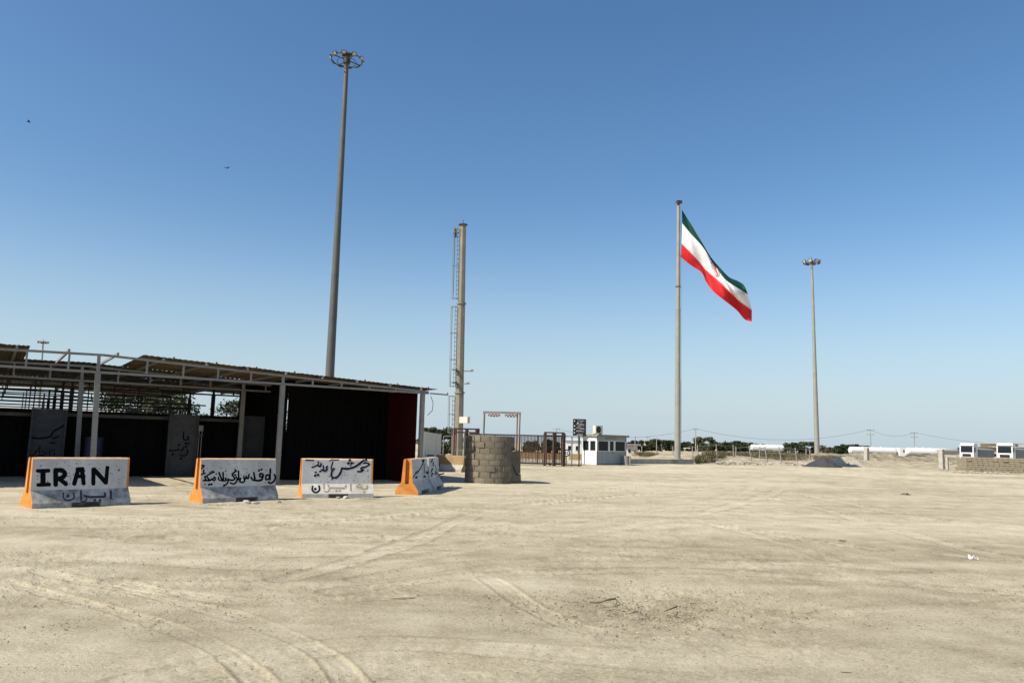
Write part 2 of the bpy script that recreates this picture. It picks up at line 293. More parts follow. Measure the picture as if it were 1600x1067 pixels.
# ------------------------------------------------------------------ ground
def build_ground():
    radn = np.concatenate([[0.02], np.linspace(0.6, 3.2, 10), 1 / np.linspace(1 / 3.5, 1 / 75, 430), 75 * 1.13 ** np.arange(1, 42)])
    ang = np.concatenate([np.linspace(-50, 50, 961), np.linspace(50, 310, 54)[1:-1]]) * math.pi / 180
    A, Rd = np.meshgrid(ang, radn); X = Rd * np.sin(A); Y = Rd * np.cos(A); n = len(ang)
    d = np.hypot(X, Y); fall = np.clip(1.2 - d / 70, 0, 1)
    Z = 0.022 * fbm(X * 0.35, Y * 0.5, 3, 3) * fall
    # streaks left by turning lorries: two families of anisotropic ridges
    def streak(th, sx, sy, seed):
        c, s_ = math.cos(th), math.sin(th); wx = X + 0.8 * vnoise(X * 0.15, Y * 0.15, seed + 90); wy = Y + 0.8 * vnoise(X * 0.12, Y * 0.16, seed + 91)
        return fbm((wx * c + wy * s_) * sx, (-wx * s_ + wy * c) * sy, 4, seed, 0.6)
    s1 = streak(0.10, 0.10, 1.5, 20); s2 = streak(-0.42, 0.12, 1.3, 40); s3 = streak(0.55, 0.09, 1.1, 60)
    near = np.clip(1.3 - d / 40, 0, 1)
    wl = np.clip((-X + 2) / 8, 0, 1)
    st = s1 * 0.7 + s2 * (0.25 + 0.5 * wl) + s3 * 0.25
    Z += 0.010 * st * fall
    tone = 0.55 + 0.16 * st + 0.14 * fbm(X * 0.16, Y * 0.22, 3, 71) + 0.06 * fbm(X * 1.6, Y * 2.2, 3, 72)
    # tyre tracks
    tracks = [([(0, 838), (300, 842), (640, 838), (1000, 800), (1150, 772), (1180, 758)], 0.24), ([(0, 858), (300, 862), (650, 858), (1010, 818), (1185, 778), (1230, 760)], 0.24),
              ([(440, 905), (640, 845), (760, 800), (900, 780), (1120, 765)], 0.22), ([(400, 826), (560, 812), (760, 794), (960, 775), (1140, 757)], 0.16),
              ([(1160, 768), (1300, 800), (1480, 850), (1640, 880)], 0.22), ([(1200, 760), (1390, 800), (1600, 830)], 0.22),
              ([(0, 905), (200, 960), (330, 1010), (420, 1080)], 0.12), ([(60, 890), (320, 950), (480, 1010), (560, 1080)], 0.12),
              ([(760, 905), (880, 968), (1010, 998), (1150, 988), (1330, 955), (1640, 940)], 0.15), ([(-60, 800), (250, 812), (600, 805), (900, 772), (1060, 752)], 0.2),
              ([(560, 905), (760, 880), (1000, 872), (1300, 884), (1640, 905)], .2), ([(520, 925), (760, 900), (1000, 892), (1300, 906), (1640, 930)], .2), ([(1060, 812), (1230, 838), (1420, 862), (1640, 876)], .14), ([(860, 786), (1010, 800), (1200, 842), (1330, 885)], .14),
              ([(-40, 880), (140, 872), (420, 884), (640, 872), (860, 838)], .18), ([(180, 905), (260, 925), (420, 940), (640, 930)], .16), ([(980, 1000), (1200, 1010), (1420, 985), (1640, 975)], 0.25), ([(200, 1070), (560, 1010), (900, 1030), (1300, 1060)], 0.25)]
    for pts, wd in tracks:
        P = []
        g = [gnd(*p) for p in pts]
        for k in range(len(g) - 1):
            a = g[max(k - 1, 0)]; b = g[k]; c = g[k + 1]; e = g[min(k + 2, len(g) - 1)]
            for q in np.linspace(0, 1, 12, endpoint=False):
                P.append(0.5 * ((2 * b) + (c - a) * q + (2 * a - 5 * b + 4 * c - e) * q * q + (-a + 3 * b - 3 * c + e) * q ** 3))
        P = np.array([(p.x, p.y) for p in P])
        D = np.full(X.shape, 9.0); L = np.zeros(X.shape); acc = 0
        x0, x1 = P[:, 0].min() - 1, P[:, 0].max() + 1; y0, y1 = P[:, 1].min() - 1, P[:, 1].max() + 1
        msk = (X > x0) & (X < x1) & (Y > y0) & (Y < y1); xs = X[msk]; ys = Y[msk]; dd = np.full(xs.shape, 9.0); ll = np.zeros(xs.shape)
        for a, b in zip(P[:-1], P[1:]):
            e = b - a; le = math.hypot(*e) + 1e-9; tt = np.clip(((xs - a[0]) * e[0] + (ys - a[1]) * e[1]) / le ** 2, 0, 1)
            q = np.hypot(xs - a[0] - tt * e[0], ys - a[1] - tt * e[1]); bet = q < dd; dd[bet] = q[bet]; ll[bet] = (acc + tt * le)[bet]; acc += le
        wdn = wd * (1 + 0.35 * vnoise(xs * 0.8, ys * 0.8, 5)); fade = np.clip(0.75 + 0.9 * vnoise(xs * 0.45, ys * 0.45, 33), 0, 1)
        groove = np.exp(-(dd / wdn) ** 6) * fade; lip = np.exp(-((dd - wdn * 1.1) / (wdn * 0.16)) ** 2) * fade; rib = (0.5 + 0.5 * np.cos(dd / wdn * 9.0)) * groove
        tread = 0.5 + 0.5 * np.sin(ll * 2 * math.pi / 0.16)
        Z[msk] += -0.012 * groove * (0.7 + 0.5 * tread * np.clip(1.4 - np.hypot(xs, ys) / 14, 0, 1)) + 0.014 * lip - 0.004 * rib
        tone[msk] += 0.13 * groove - 0.24 * lip - 0.09 * rib
    # scuffed hollow in the foreground
    c = gnd(1000, 948); e2 = ((X - c.x) / 1.35) ** 2 + ((Y - c.y) / 1.0) ** 2; q = np.exp(-e2)
    Z += -0.055 * q + 0.012 * q * fbm(X * 6, Y * 6, 4, 12); tone += -0.05 * q
    # scuffed, crumbly texture
    rough = np.clip(fbm(X * 0.5, Y * 0.7, 2, 55) + 0.45, 0, 1)
    Z += near * rough * 0.011 * fbm(X * 7, Y * 7, 3, 8, 0.7)
    for yy, amp in ((0, 1),):
        Z[d > 120] = 0
    tone = np.clip(tone, 0, 1)
    V = np.stack([X.ravel(), Y.ravel(), Z.ravel()], 1); nr = len(radn)
    i, j = np.meshgrid(np.arange(nr - 1), np.arange(n), indexing='ij'); j2 = (j + 1) % n
    F = np.stack([i * n + j, i * n + j2, (i + 1) * n + j2, (i + 1) * n + j], -1).reshape(-1, 4)[:, ::-1]
    me = np_mesh('ground', V, F, m_ground, True)
    a = me.attributes.new('tone', 'FLOAT', 'POINT'); a.data.foreach_set('value', tone.ravel().astype(np.float32))
    o = link('ground', me); tag(o, 'pale packed sand and gravel lot scored by tyre tracks', None, None, 'structure')
    del o['label']
build_ground()

def octs(name, P, Sz, mat, seed=0, flat=0.6, label=None, kind='stuff'):
    rng = np.random.default_rng(seed); n = len(P)
    base = np.array([(1, 0, 0), (-1, 0, 0), (0, 1, 0), (0, -1, 0), (0, 0, 1), (0, 0, -1)], float)
    fc = np.array([(0, 2, 4), (2, 1, 4), (1, 3, 4), (3, 0, 4), (2, 0, 5), (1, 2, 5), (3, 1, 5), (0, 3, 5)])
    V = base[None] * (0.6 + 0.8 * rng.random((n, 6, 1))); V[:, :, 2] *= flat
    a = rng.random(n) * 6.28; c, s_ = np.cos(a)[:, None], np.sin(a)[:, None]; x = V[:, :, 0] * c - V[:, :, 1] * s_; y = V[:, :, 0] * s_ + V[:, :, 1] * c
    V = np.stack([x, y, V[:, :, 2]], -1) * np.asarray(Sz)[:, None, None] + np.asarray(P)[:, None, :]
    F = (fc[None] + 6 * np.arange(n)[:, None, None]).reshape(-1, 3)
    o = link(name, np_mesh(name, V.reshape(-1, 3), F, mat)); o['kind'] = kind
    if label: o['label'] = label
    return o
def pebbles():
    n = 90000; u_ = RNG.random(n); rr = 1 / (1 / 4.2 + u_ * (1 / 60 - 1 / 4.2)); aa = (RNG.random(n) - 0.5) * R(92)
    x = rr * np.sin(aa); y = rr * np.cos(aa); keep = fbm(x * 0.45, y * 0.6, 3, 77) + RNG.random(n) * 1.6 > 0.45
    x, y, rr = x[keep], y[keep], rr[keep]; k = len(x)
    sz = 0.0025 + 0.006 * RNG.random(k) ** 6 + 0.0005 * rr * RNG.random(k) ** 3
    c = gnd(1000, 950); m2 = 1600; hx = c.x + RNG.normal(0, 0.75, m2); hy = c.y + RNG.normal(0, 0.55, m2)
    hzv = -0.05 * np.exp(-(((hx - c.x) / 1.35) ** 2 + ((hy - c.y) / 1.0) ** 2))
    P = np.concatenate([np.stack([x, y, sz * 0.25], 1), np.stack([hx, hy, hzv + 0.004], 1)]); sz = np.concatenate([sz, 0.004 + 0.010 * RNG.random(m2) ** 3])
    pick = RNG.random(len(P)) < .6
    tag(octs('gravel', P[pick], sz[pick], m_pebble, 3), 'small dark stones scattered over the sandy lot', None, None, 'stuff')
    tag(octs('sand_clods', P[~pick], sz[~pick] * 1.25, m_clod, 4), 'pale clods of hard sand scattered over the lot', None, None, 'stuff')
pebbles()

# ------------------------------------------------------------------ brush lettering: strokes become thin ribbons lying on a surface
def smooth2(pts, k=5):
    if len(pts) < 3: return pts
    out = []
    for i in range(len(pts) - 1):
        p0 = pts[max(i - 1, 0)]; p1 = pts[i]; p2 = pts[i + 1]; p3 = pts[min(i + 2, len(pts) - 1)]
        for q in range(k):
            t = q / k
            out.append(tuple(0.5 * ((2 * b) + (c - a) * t + (2 * a - 5 * b + 4 * c - d) * t * t + (-a + 3 * b - 3 * c + d) * t ** 3) for a, b, c, d in zip(p0, p1, p2, p3)))
    out.append(pts[-1]); return out
def letters(name, strokes, reg, sc, proj, mat, parent, wk=1.0):
    """strokes: list of ((x,y)...), width; traced on an enlarged view of the photo and thrown onto the painted surface"""
    mb = MB()
    for si, (pts, wd) in enumerate(strokes):
        if len(pts) == 1: pts = [(pts[0][0] - wd * 0.18, pts[0][1] + wd * 0.1), (pts[0][0] + wd * 0.18, pts[0][1] - wd * 0.1)]
        p = smooth2(list(pts)); n = len(p); Lr = []
        hw = wd * wk / 2
        dirs = []
        for i in range(n):
            a = p[max(i - 1, 0)]; b = p[min(i + 1, n - 1)]; l = math.hypot(b[0] - a[0], b[1] - a[1]) + 1e-6; dirs.append(((b[0] - a[0]) / l, (b[1] - a[1]) / l))
        def add(x, y, dx, dy, h): Lr.append(((x - dy * h, y + dx * h), (x + dy * h, y - dx * h)))
        dx, dy = dirs[0]; add(p[0][0] - dx * hw * .8, p[0][1] - dy * hw * .8, dx, dy, hw * .45); add(p[0][0] - dx * hw * .4, p[0][1] - dy * hw * .4, dx, dy, hw * .85)
        for i in range(n):
            add(p[i][0], p[i][1], *dirs[i], hw * (0.92 + 0.16 * random.random()))
        dx, dy = dirs[-1]; add(p[-1][0] + dx * hw * .4, p[-1][1] + dy * hw * .4, dx, dy, hw * .85); add(p[-1][0] + dx * hw * .8, p[-1][1] + dy * hw * .8, dx, dy, hw * .45)
        vs = []
        for l, r in Lr:
            for q in (l, r): vs.append(proj(reg[0] + q[0] / sc, reg[1] + q[1] / sc, 0.003 + 0.0004 * si))
        mb.raw(vs, [(2 * i, 2 * i + 1, 2 * i + 3, 2 * i + 2) for i in range(len(Lr) - 1)])
    return mb.build(name, mat, parent)

# ------------------------------------------------------------------ concrete barriers
HT, FZ, NZ = 1.07, 0.13, 0.39                # height, foot height, neck height
HW_T, HW_N, HW_F = 0.125, 0.175, 0.35        # half widths
def barrier(pl, pr, label, group, L=None, notch=(0.38, 0.68), m_w=None, m_e=None, m_s=None, m_t=None, ht=HT, ang=None, wrap=False, name='concrete_barrier'):
    m_w = m_w or m_white; m_e = m_e or m_orange; m_s = m_s or m_slope; m_t = m_t or m_topline
    d = Vector((pr.x - pl.x, pr.y - pl.y, 0))
    if ang is not None: d = Vector((math.cos(ang), math.sin(ang), 0)) * (L or d.length)
    L = L or d.length; d.normalize(); b = Vector((-d.y, d.x, 0)); org = Vector((pl.x, pl.y, -0.012))
    root = thing(name, label, 'barrier', org, group)
    XF = Matrix(((d.x, b.x, 0, org.x), (d.y, b.y, 0, org.y), (0, 0, 1, org.z), (0, 0, 0, 1)))
    mats = [m_w, m_s, m_e, m_t]; c = HW_F
    def prof(zb): # closed profile (y,z), starting at front foot
        return [(0, zb), (0, FZ), (c - HW_N, NZ), (c - HW_T, ht - 0.03), (c - HW_T + 0.03, ht), (c + HW_T - 0.03, ht), (c + HW_T, ht - 0.03), (c + HW_N, NZ), (2 * c, FZ), (2 * c, zb)]
    mb = MB(XF)
    def seg(x0, x1, zb, cap0, cap1):
        P = prof(zb); n = len(P); k = [(x0, y, z) for y, z in P] + [(x1, y, z) for y, z in P]
        mi = [1, 1, 0, 3, 3, 3, 0, 1, 1, 1]
        for i in range(n): mb.raw([k[i], k[(i + 1) % n], k[(i + 1) % n + n], k[i + n]], [(0, 3, 2, 1)], mi[i])
        for flag, x in ((cap0, x0), (cap1, x1)):
            if flag is not None: mb.raw([(x, y, z) for y, z in P], [tuple(range(n)) if x == x0 else tuple(range(n - 1, -1, -1))], flag)
    g = 0.13; a0, a1 = L * notch[0], L * notch[1]
    seg(g, a0, 0, None, 1); seg(a0, a1, FZ - .004, None, None); seg(a1, L - g, 0, 1, None)
    mb.raw([(a0 - .01, y, z) for y, z in ((.3, -.02), (.3, .2), (.4, .2), (.4, -.02))] + [(a1 + .01, y, z) for y, z in ((.3, -.02), (.3, .2), (.4, .2), (.4, -.02))], [(0, 1, 2, 3), (7, 6, 5, 4), (0, 4, 5, 1), (3, 2, 6, 7)], 1)
    # grooved ends: foot piece and two cheeks each side of an upright slot
    gz = 0.33; sl_ = 0.06
    fy = (gz - FZ) / (NZ - FZ) * (c - HW_N)
    for x0, x1, o in ((0, g, 0), (L - g, L - .045, 1), (L - .045, L, 2)):
        foot = [(0, 0), (0, FZ), (fy, gz), (2 * c - fy, gz), (2 * c, FZ), (2 * c, 0)]
        left = [(fy, gz), (c - HW_N, NZ), (c - HW_T, ht - 0.03), (c - HW_T + 0.03, ht), (c - sl_, ht), (c - sl_, gz)]
        right = [(2 * c - y, z) for y, z in left[::-1]]
        for poly, mi in ((foot, [1, 1, 2, 1, 1, 1]), (left, [1, 2, 2, 3, 2, 2]), (right, [2, 3, 2, 2, 1, 2])) if (o == 2 and wrap) else ((foot, [1, 1, 2, 1, 1, 1]), (left, [1, 0, 3, 3, 2, 2]), (right, [2, 3, 3, 0, 1, 2])):
            n = len(poly); A = [(x0, y, z) for y, z in poly]; B = [(x1, y, z) for y, z in poly]
            mb.raw(A, [tuple(range(n))], 2); mb.raw(B, [tuple(range(n - 1, -1, -1))], 2)
            for i in range(n): mb.raw([A[i], B[i], B[(i + 1) % n], A[(i + 1) % n]], [(0, 1, 2, 3)], mi[i])
        xx = g if o == 0 else L - g
        if o == 2: continue
        mb.raw([(xx, c - sl_ - .01, gz), (xx, c - sl_ - .01, ht - .001), (xx, c + sl_ + .01, ht - .001), (xx, c + sl_ + .01, gz)], [(0, 1, 2, 3)], 2)
    o = mb.build('body', mats, root, fix=True)
    sd = (Vector((0, -1, 0)), )
    nu = Vector((0, -(ht - .03 - NZ), (HW_N - HW_T))).normalized(); ns = Vector((0, -(NZ - FZ), (HW_F - HW_N))).normalized()
    R3 = XF.to_3x3(); NU = R3 @ nu; NS = R3 @ ns; PU = XF @ Vector((0, c - HW_N, NZ)); PS = XF @ Vector((0, 0, FZ))
    # pock marks: small chips broken out of the face
    ch = MB()
    for k in range(60):
        x = random.uniform(.08, L - .08); z = random.uniform(NZ + .05, ht - .08); r = random.uniform(.005, .017) * (1.8 if random.random() < .15 else 1)
        y = (c - HW_N) + (z - NZ) / (ht - .03 - NZ) * (HW_N - HW_T); P0 = XF @ Vector((x, y, z)) + NU * 0.0015
        X_ = d; Z_ = NU.cross(X_).normalized(); q = [P0 + X_ * (r * math.cos(t) * random.uniform(.7, 1.3)) + Z_ * (r * math.sin(t) * random.uniform(.7, 1.2)) for t in [i * 1.2566 for i in range(5)]]
        ch.raw(q, [(0, 1, 2, 3, 4)])
    chips = ch.build('chip_marks', m_plum, root); chips['kind'] = 'stuff'
    up = lambda px, py, off: onplane(px, py, PU + NU * off, NU)
    lo = lambda px, py, off: onplane(px, py, PS + NS * off, NS)
    return root, up, lo

BG = 'painted concrete barriers'
bar1, up1, lo1 = barrier(gnd(49.5, 796), gnd(205.5, 791), 'white concrete barrier with IRAN in large black letters, nearest the left edge', BG, ang=R(50), L=2.0, wrap=True)
ZA = 1600 / 130; RA = (50, 720)
letters('letter', [([(105, 190), (325, 186)], 64), ([(210, 200), (212, 450)], 92), ([(112, 460), (337, 450)], 64)], RA, ZA, up1, m_black, bar1, 1.12)
letters('letter', [([(455, 170), (455, 458)], 84), ([(450, 185), (560, 178), (630, 225), (618, 285), (560, 330), (470, 345)], 80), ([(535, 350), (655, 445)], 78)], RA, ZA, up1, m_black, bar1, 1.12)
letters('letter', [([(890, 160), (812, 440)], 76), ([(960, 160), (994, 432)], 76), ([(870, 158), (975, 154)], 74), ([(870, 295), (1000, 295)], 66)], RA, ZA, up1, m_black, bar1, 1.12)
letters('letter', [([(1182, 160), (1180, 438)], 74), ([(1190, 160), (1420, 415)], 76), ([(1450, 125), (1424, 420)], 70)], RA, ZA, up1, m_black, bar1, 1.12)
letters('faded_word', [([(607, 615), (600, 690), (660, 755), (760, 742), (812, 690), (795, 615)], 30), ([(690, 672)], 55), ([(940, 572), (945, 745)], 38),
        ([(1000, 660), (1050, 705), (1030, 770), (940, 775)], 26), ([(1010, 668), (1120, 690), (1300, 688), (1400, 680), (1400, 620)], 44), ([(1210, 750)], 46), ([(1310, 752)], 46), ([(1515, 575), (1520, 720)], 42)], RA, ZA, lo1, m_plum, bar1)

bar2, up2, lo2 = barrier(gnd(316, 786.7), gnd(437.5, 783), 'white concrete barrier with one long black Persian line across its middle, second from the left', BG, ang=R(47), L=2.0, notch=(0.42, 0.72))
ZB = 1600 / 135; RB = (305, 715)
letters('word', [([(1465, 310), (1487, 365), (1455, 435), (1405, 468), (1352, 452)], 34), ([(1392, 205), (1388, 300), (1385, 405)], 34), ([(1310, 325), (1362, 318), (1372, 368), (1340, 402), (1302, 385), (1318, 335)], 32)], RB, ZB, up2, m_black, bar2)
letters('word', [([(1198, 345), (1200, 300), (1248, 298), (1256, 350), (1210, 352)], 36), ([(1250, 330), (1238, 400), (1190, 422), (1100, 418)], 36), ([(1182, 236)], 36), ([(1228, 216)], 36), ([(1086, 275), (1098, 350), (1100, 415)], 34), ([(1100, 418), (1060, 405), (1036, 362)], 32),
        ([(996, 305), (985, 378), (955, 372), (945, 335), (938, 385), (905, 380), (897, 345), (915, 425), (872, 458), (832, 432), (838, 375)], 30)], RB, ZB, up2, m_black, bar2)
letters('word', [([(802, 245), (805, 330), (802, 410)], 30), ([(755, 352), (777, 395), (752, 458), (702, 484), (650, 462)], 30), ([(742, 318)], 34)], RB, ZB, up2, m_black, bar2)
letters('word', [([(765, 240), (690, 296), (700, 338), (735, 385), (690, 415), (622, 402)], 32), ([(605, 390), (612, 432), (580, 488), (535, 512)], 30), ([(560, 378), (572, 418), (510, 428)], 30), ([(535, 512)], 38), ([(517, 270), (520, 350), (525, 420)], 30), ([(440, 270), (470, 350), (510, 425)], 30), ([(428, 362), (442, 408), (505, 426)], 26)], RB, ZB, up2, m_black, bar2)
letters('word', [([(390, 300)], 26), ([(360, 352), (374, 395), (350, 422), (326, 398), (350, 365)], 28), ([(345, 418), (300, 398), (272, 420), (200, 420), (152, 420)], 32), ([(258, 495)], 38), ([(302, 490)], 38), ([(350, 262), (272, 298), (215, 338), (232, 372), (262, 410)], 28), ([(340, 240), (262, 268)], 16), ([(180, 338), (196, 420)], 30), ([(180, 290)], 28),
        ([(122, 142), (166, 150), (118, 200)], 30), ([(160, 225), (152, 288), (112, 310)], 26)], RB, ZB, up2, m_black, bar2)

bar3, up3, lo3 = barrier(gnd(471.7, 778.5), gnd(584.5, 775.7), 'white concrete barrier with a navy Persian greeting and faded word below, before the maroon booth', BG, m_s=m_slopeclean, wrap=True, L=1.96, ang=R(25), notch=(0.36, 0.64))
ZC = 1600 / 130; RC = (462, 710)
letters('word', [([(1310, 170), (1350, 158), (1420, 186), (1345, 236), (1290, 250)], 32), ([(1352, 106)], 44), ([(1300, 240), (1258, 262), (1275, 300), (1305, 285), (1260, 325), (1190, 325)], 34), ([(1310, 108), (1230, 172), (1130, 238), (1000, 272), (890, 262)], 40), ([(885, 265), (855, 365), (785, 436), (712, 440), (685, 392), (698, 322), (742, 266)], 36), ([(1040, 108)], 46), ([(1012, 166)], 46), ([(1075, 166)], 46)], RC, ZC, up3, m_navy, bar3)
letters('word', [([(716, 140), (692, 210), (680, 290)], 26), ([(650, 126), (692, 98), (750, 106), (828, 98)], 20), ([(608, 225), (592, 252), (602, 290), (550, 312), (516, 288)], 36), ([(530, 212), (532, 276), (458, 330)], 28), ([(490, 172), (472, 226), (425, 208)], 34), ([(432, 132), (422, 198), (312, 245)], 26), ([(385, 340)], 34), ([(375, 402)], 44), ([(432, 390)], 44)], RC, ZC, up3, m_navy, bar3)
letters('paint_bar', [([(195, 106), (345, 108)], 26)], RC, ZC, up3, m_black, bar3)
letters('faded_letter', [([(326, 610), (320, 680), (362, 722), (420, 718), (460, 668), (448, 602)], 36), ([(376, 660)], 46)], RC, ZC, lo3, m_navy, bar3)
letters('faded_word', [([(545, 572), (545, 652)], 30), ([(622, 582), (652, 660), (610, 718), (552, 704)], 28), ([(680, 640), (830, 642), (950, 640), (962, 590)], 34), ([(782, 696)], 40), ([(846, 696)], 40), ([(1060, 565), (1065, 690)], 30), ([(1170, 610), (1235, 572), (1268, 636), (1182, 622)], 28), ([(1280, 660), (1372, 650), (1372, 600)], 34), ([(1320, 714)], 42)], RC, ZC, lo3, m_fade, bar3)

g4 = gnd(652.9, 773.6)
bar4, up4, lo4 = barrier(g4, g4, 'white concrete barrier turned end on with broad orange end face', BG, L=2.1, ang=R(83.5), m_s=m_slopeclean, notch=(0.25, 0.75))
ZD = 1600 / 105.0; ZD = 15.24; RD = (610, 708)
letters('word', [([(782, 178)], 56), ([(788, 200), (742, 310), (662, 436), (592, 498), (542, 578)], 24), ([(592, 450), (622, 470), (640, 425)], 26), ([(615, 572)], 50)], RD, ZD, up4, m_navy, bar4)
letters('word', [([(802, 250), (803, 360), (806, 470)], 18), ([(815, 552)], 48)], RD, ZD, up4, m_navy, bar4)
letters('word', [([(1008, 138), (932, 280), (920, 370), (882, 458), (850, 445)], 22), ([(1030, 205), (1022, 310)], 18), ([(852, 440), (882, 478), (920, 440), (940, 482), (1005, 370)], 30), ([(965, 540)], 48), ([(1002, 490)], 44)], RD, ZD, up4, m_navy, bar4)
d4 = Vector((math.cos(R(83.5)), math.sin(R(83.5)), 0)); g5 = g4 + d4 * 2.22 + Vector((0.02, 0, 0))
bar5, up5, lo5 = barrier(g5, g5, 'white concrete barrier with thin blue script directly behind the end on one', BG, L=2.0, ang=R(86), m_s=m_slopeclean, notch=(0.25, 0.75), m_e=m_white, m_t=m_white)
letters('word', [([(1175, 240), (1168, 305)], 24), ([(1160, 510), (1200, 495), (1272, 482)], 34), ([(1075, 420), (1100, 470), (1135, 498)], 20), ([(1085, 445), (1070, 505)], 26), ([(1060, 280), (1085, 350), (1110, 410)], 12), ([(1145, 560)], 34), ([(1215, 590)], 34)], RD, ZD, up5, m_navy, bar5)

# tan barriers by the gate
TG = 'tan concrete barriers around the gate'
p0 = plan(664, 43.3); p1 = plan(722, 41.8)
barrier(p0, p1, 'tan concrete barrier behind the end on white barriers, left of the block turret', TG, notch=(.5, .501), m_w=m_tan, m_e=m_tan, m_s=m_conc, m_t=m_tan, ht=0.88)
for (xa, xb, Yd, lab) in ((812, 848, 63.5, 'tan concrete barrier seen through the middle bars of the gate'), (851, 884, 63.5, 'tan concrete barrier behind the right hand gate posts'), (888.5, 908, 63.3, 'tan concrete barrier between the round sign and the white booth')):
    barrier(plan(xa, Yd), plan(xb, Yd - .2), lab, TG, notch=(.5, .501), m_w=m_tan, m_e=m_tan, m_s=m_conc, m_t=m_tan, ht=0.9)

# ------------------------------------------------------------------ stones and litter
def rock_mesh(name, r, seed, mat, flat=0.6):
    rnd = random.Random(seed); bm = bmesh.new(); bmesh.ops.create_icosphere(bm, subdivisions=2, radius=r)
    for v in bm.verts:
        k = 1 + rnd.uniform(-.16, .16) + .18 * math.sin(v.co.x / r * 2.3 + seed); v.co *= k; v.co.z *= flat
    me = bpy.data.meshes.new(name); bm.to_mesh(me); bm.free(); me.materials.append(mat); return me
def rock(px, py, r, label, seed, mat=None, flat=.6, group=None):
    p = gnd(px, py); o = link('stone', rock_mesh('stone', r, seed, mat or m_rubble, flat), loc=(p.x, p.y, r * flat * .45)); o.rotation_euler = (0, 0, seed)
    return tag(o, label, 'stone', group)
rock(384, 787.5, .105, 'larger of two grey stones wedged under the second barrier', 1, m_conc)
rock(399, 787.5, .09, 'smaller smooth stone right of the larger one under the second barrier', 2, m_conc, .5)
rock(434, 786, .07, 'small stone at the right foot of the second barrier', 3, m_rubble)
rock(541, 779, .10, 'pale lump of broken concrete at the foot of the greeting barrier', 5, m_conc)
rock(551, 777, .10, 'rounded stone below the greeting barrier, right of the pale lump', 6, m_rubble)
rock(528, 779, .07, 'small stone at the notch of the greeting barrier, leftmost of three', 9, m_rubble)
P = []; 
for k in range(380):
    b_ = random.choice([(338, 788, 26), (548, 778.5, 28), (62, 799, 22), (575, 778, 14), (775, 755, 30), (806, 754.5, 12)]); g_ = gnd(b_[0] + random.gauss(0, b_[2] * .6), b_[1] + random.uniform(-.6, 1.6)); P.append((g_.x, g_.y, .005))
octs('rubble_crumbs', P, [random.uniform(.01, .035) for _ in P], m_rubble, 8, label='loose crumbs of concrete along the feet of the barriers')
def stick(pts, r, label, name='stick', cat='stick', mat=None):
    g_ = [gnd(*p) for p in pts]; 
    for i, q in enumerate(g_): q.z = r * 1.1 + (.012 if i % 2 else 0)
    g_ = [Vector(q) for q in smooth2([tuple(q) for q in g_], 4)]; mb = MB(); n = len(g_)
    for i in range(n - 1): mb.tube(g_[i], g_[i + 1], r * (1 - .5 * i / n), r * (1 - .5 * (i + 1) / n), 7)
    o = mb.build(name, mat or m_wood, None, g_[0]); return tag(o, label, cat)
stick([(961, 937), (948, 941), (935, 943), (921, 944)], .014, 'thick pale stick lying at the left rim of the foreground hollow')
stick([(996, 956), (988, 960), (978, 960)], .008, 'thin curved twig below the thick stick in the hollow')
stick([(1058, 948), (1048, 954), (1038, 956)], .007, 'thin forked twig on the right of the hollow', mat=m_bark)
stick([(612, 935), (630, 937), (648, 935)], .009, 'short flat stick on the sand left of centre')
stick([(1308, 1052), (1322, 1056), (1342, 1053)], .009, 'thin dark twig near the bottom edge, right of the hollow', mat=m_bark)
def litter(px, py, sx, sz, label, mat, name='litter'):
    p = gnd(px, py); bm = bmesh.new(); bmesh.ops.create_grid(bm, x_segments=5, y_segments=4, size=sx)
    for v in bm.verts: v.co.z = abs(random.gauss(0, sz)) + .006; v.co.y *= .55
    bmesh.ops.solidify(bm, geom=bm.faces[:], thickness=.004)
    me = bpy.data.meshes.new(name); bm.to_mesh(me); bm.free(); me.materials.append(mat)
    return tag(link(name, me, loc=(p.x, p.y, 0)), label, 'litter')
litter(1521, 874, .062, .028, 'crumpled white plastic scrap on the sand at the right', m_whiteprint)
litter(1415, 773, .16, .04, 'dark scrap of rubber on the sand below the block wall', m_tyre)
litter(1316, 845, .06, .008, 'flat dark scrap on the sand right of centre', m_bark)

# ------------------------------------------------------------------ market shelter (canopy)
B0 = plan(436.5, 26.9); UU = Vector((math.cos(R(34)), math.sin(R(34)), 0)); VV = Vector((-UU.y, UU.x, 0))
def CP(s, v, z): p = B0 + UU * s + VV * v; return Vector((p.x, p.y, z))
sA = plan_hit(150.5, 676, B0, UU); sC = plan_hit(657.5, 689, B0, UU); BAY = -sA
HB = 3.46
def ht_(s):
    T = [(-34, 3.79), (-14.5, 3.88), (-8.3, 3.95), (sA, 4.0), (0, 3.75), (sC, 3.52), (sC + 2, 3.44)]
    for (a, x), (b, y) in zip(T[:-1], T[1:]):
        if a <= s <= b: return x + (y - x) * (s - a) / (b - a)
    return 3.5
shelter = thing('market_shelter', 'long open steel shelter with brown sheet roof over dark stalls at the left', 'shelter', CP(sA, 0, 0))
cols = [sA - 3 * BAY, sA - 2 * BAY, sA - BAY, sA, 0.0, sC]
ROWS = [0, 5.0, 10.0, 15.0, 20.0, 25.0, 30.0]
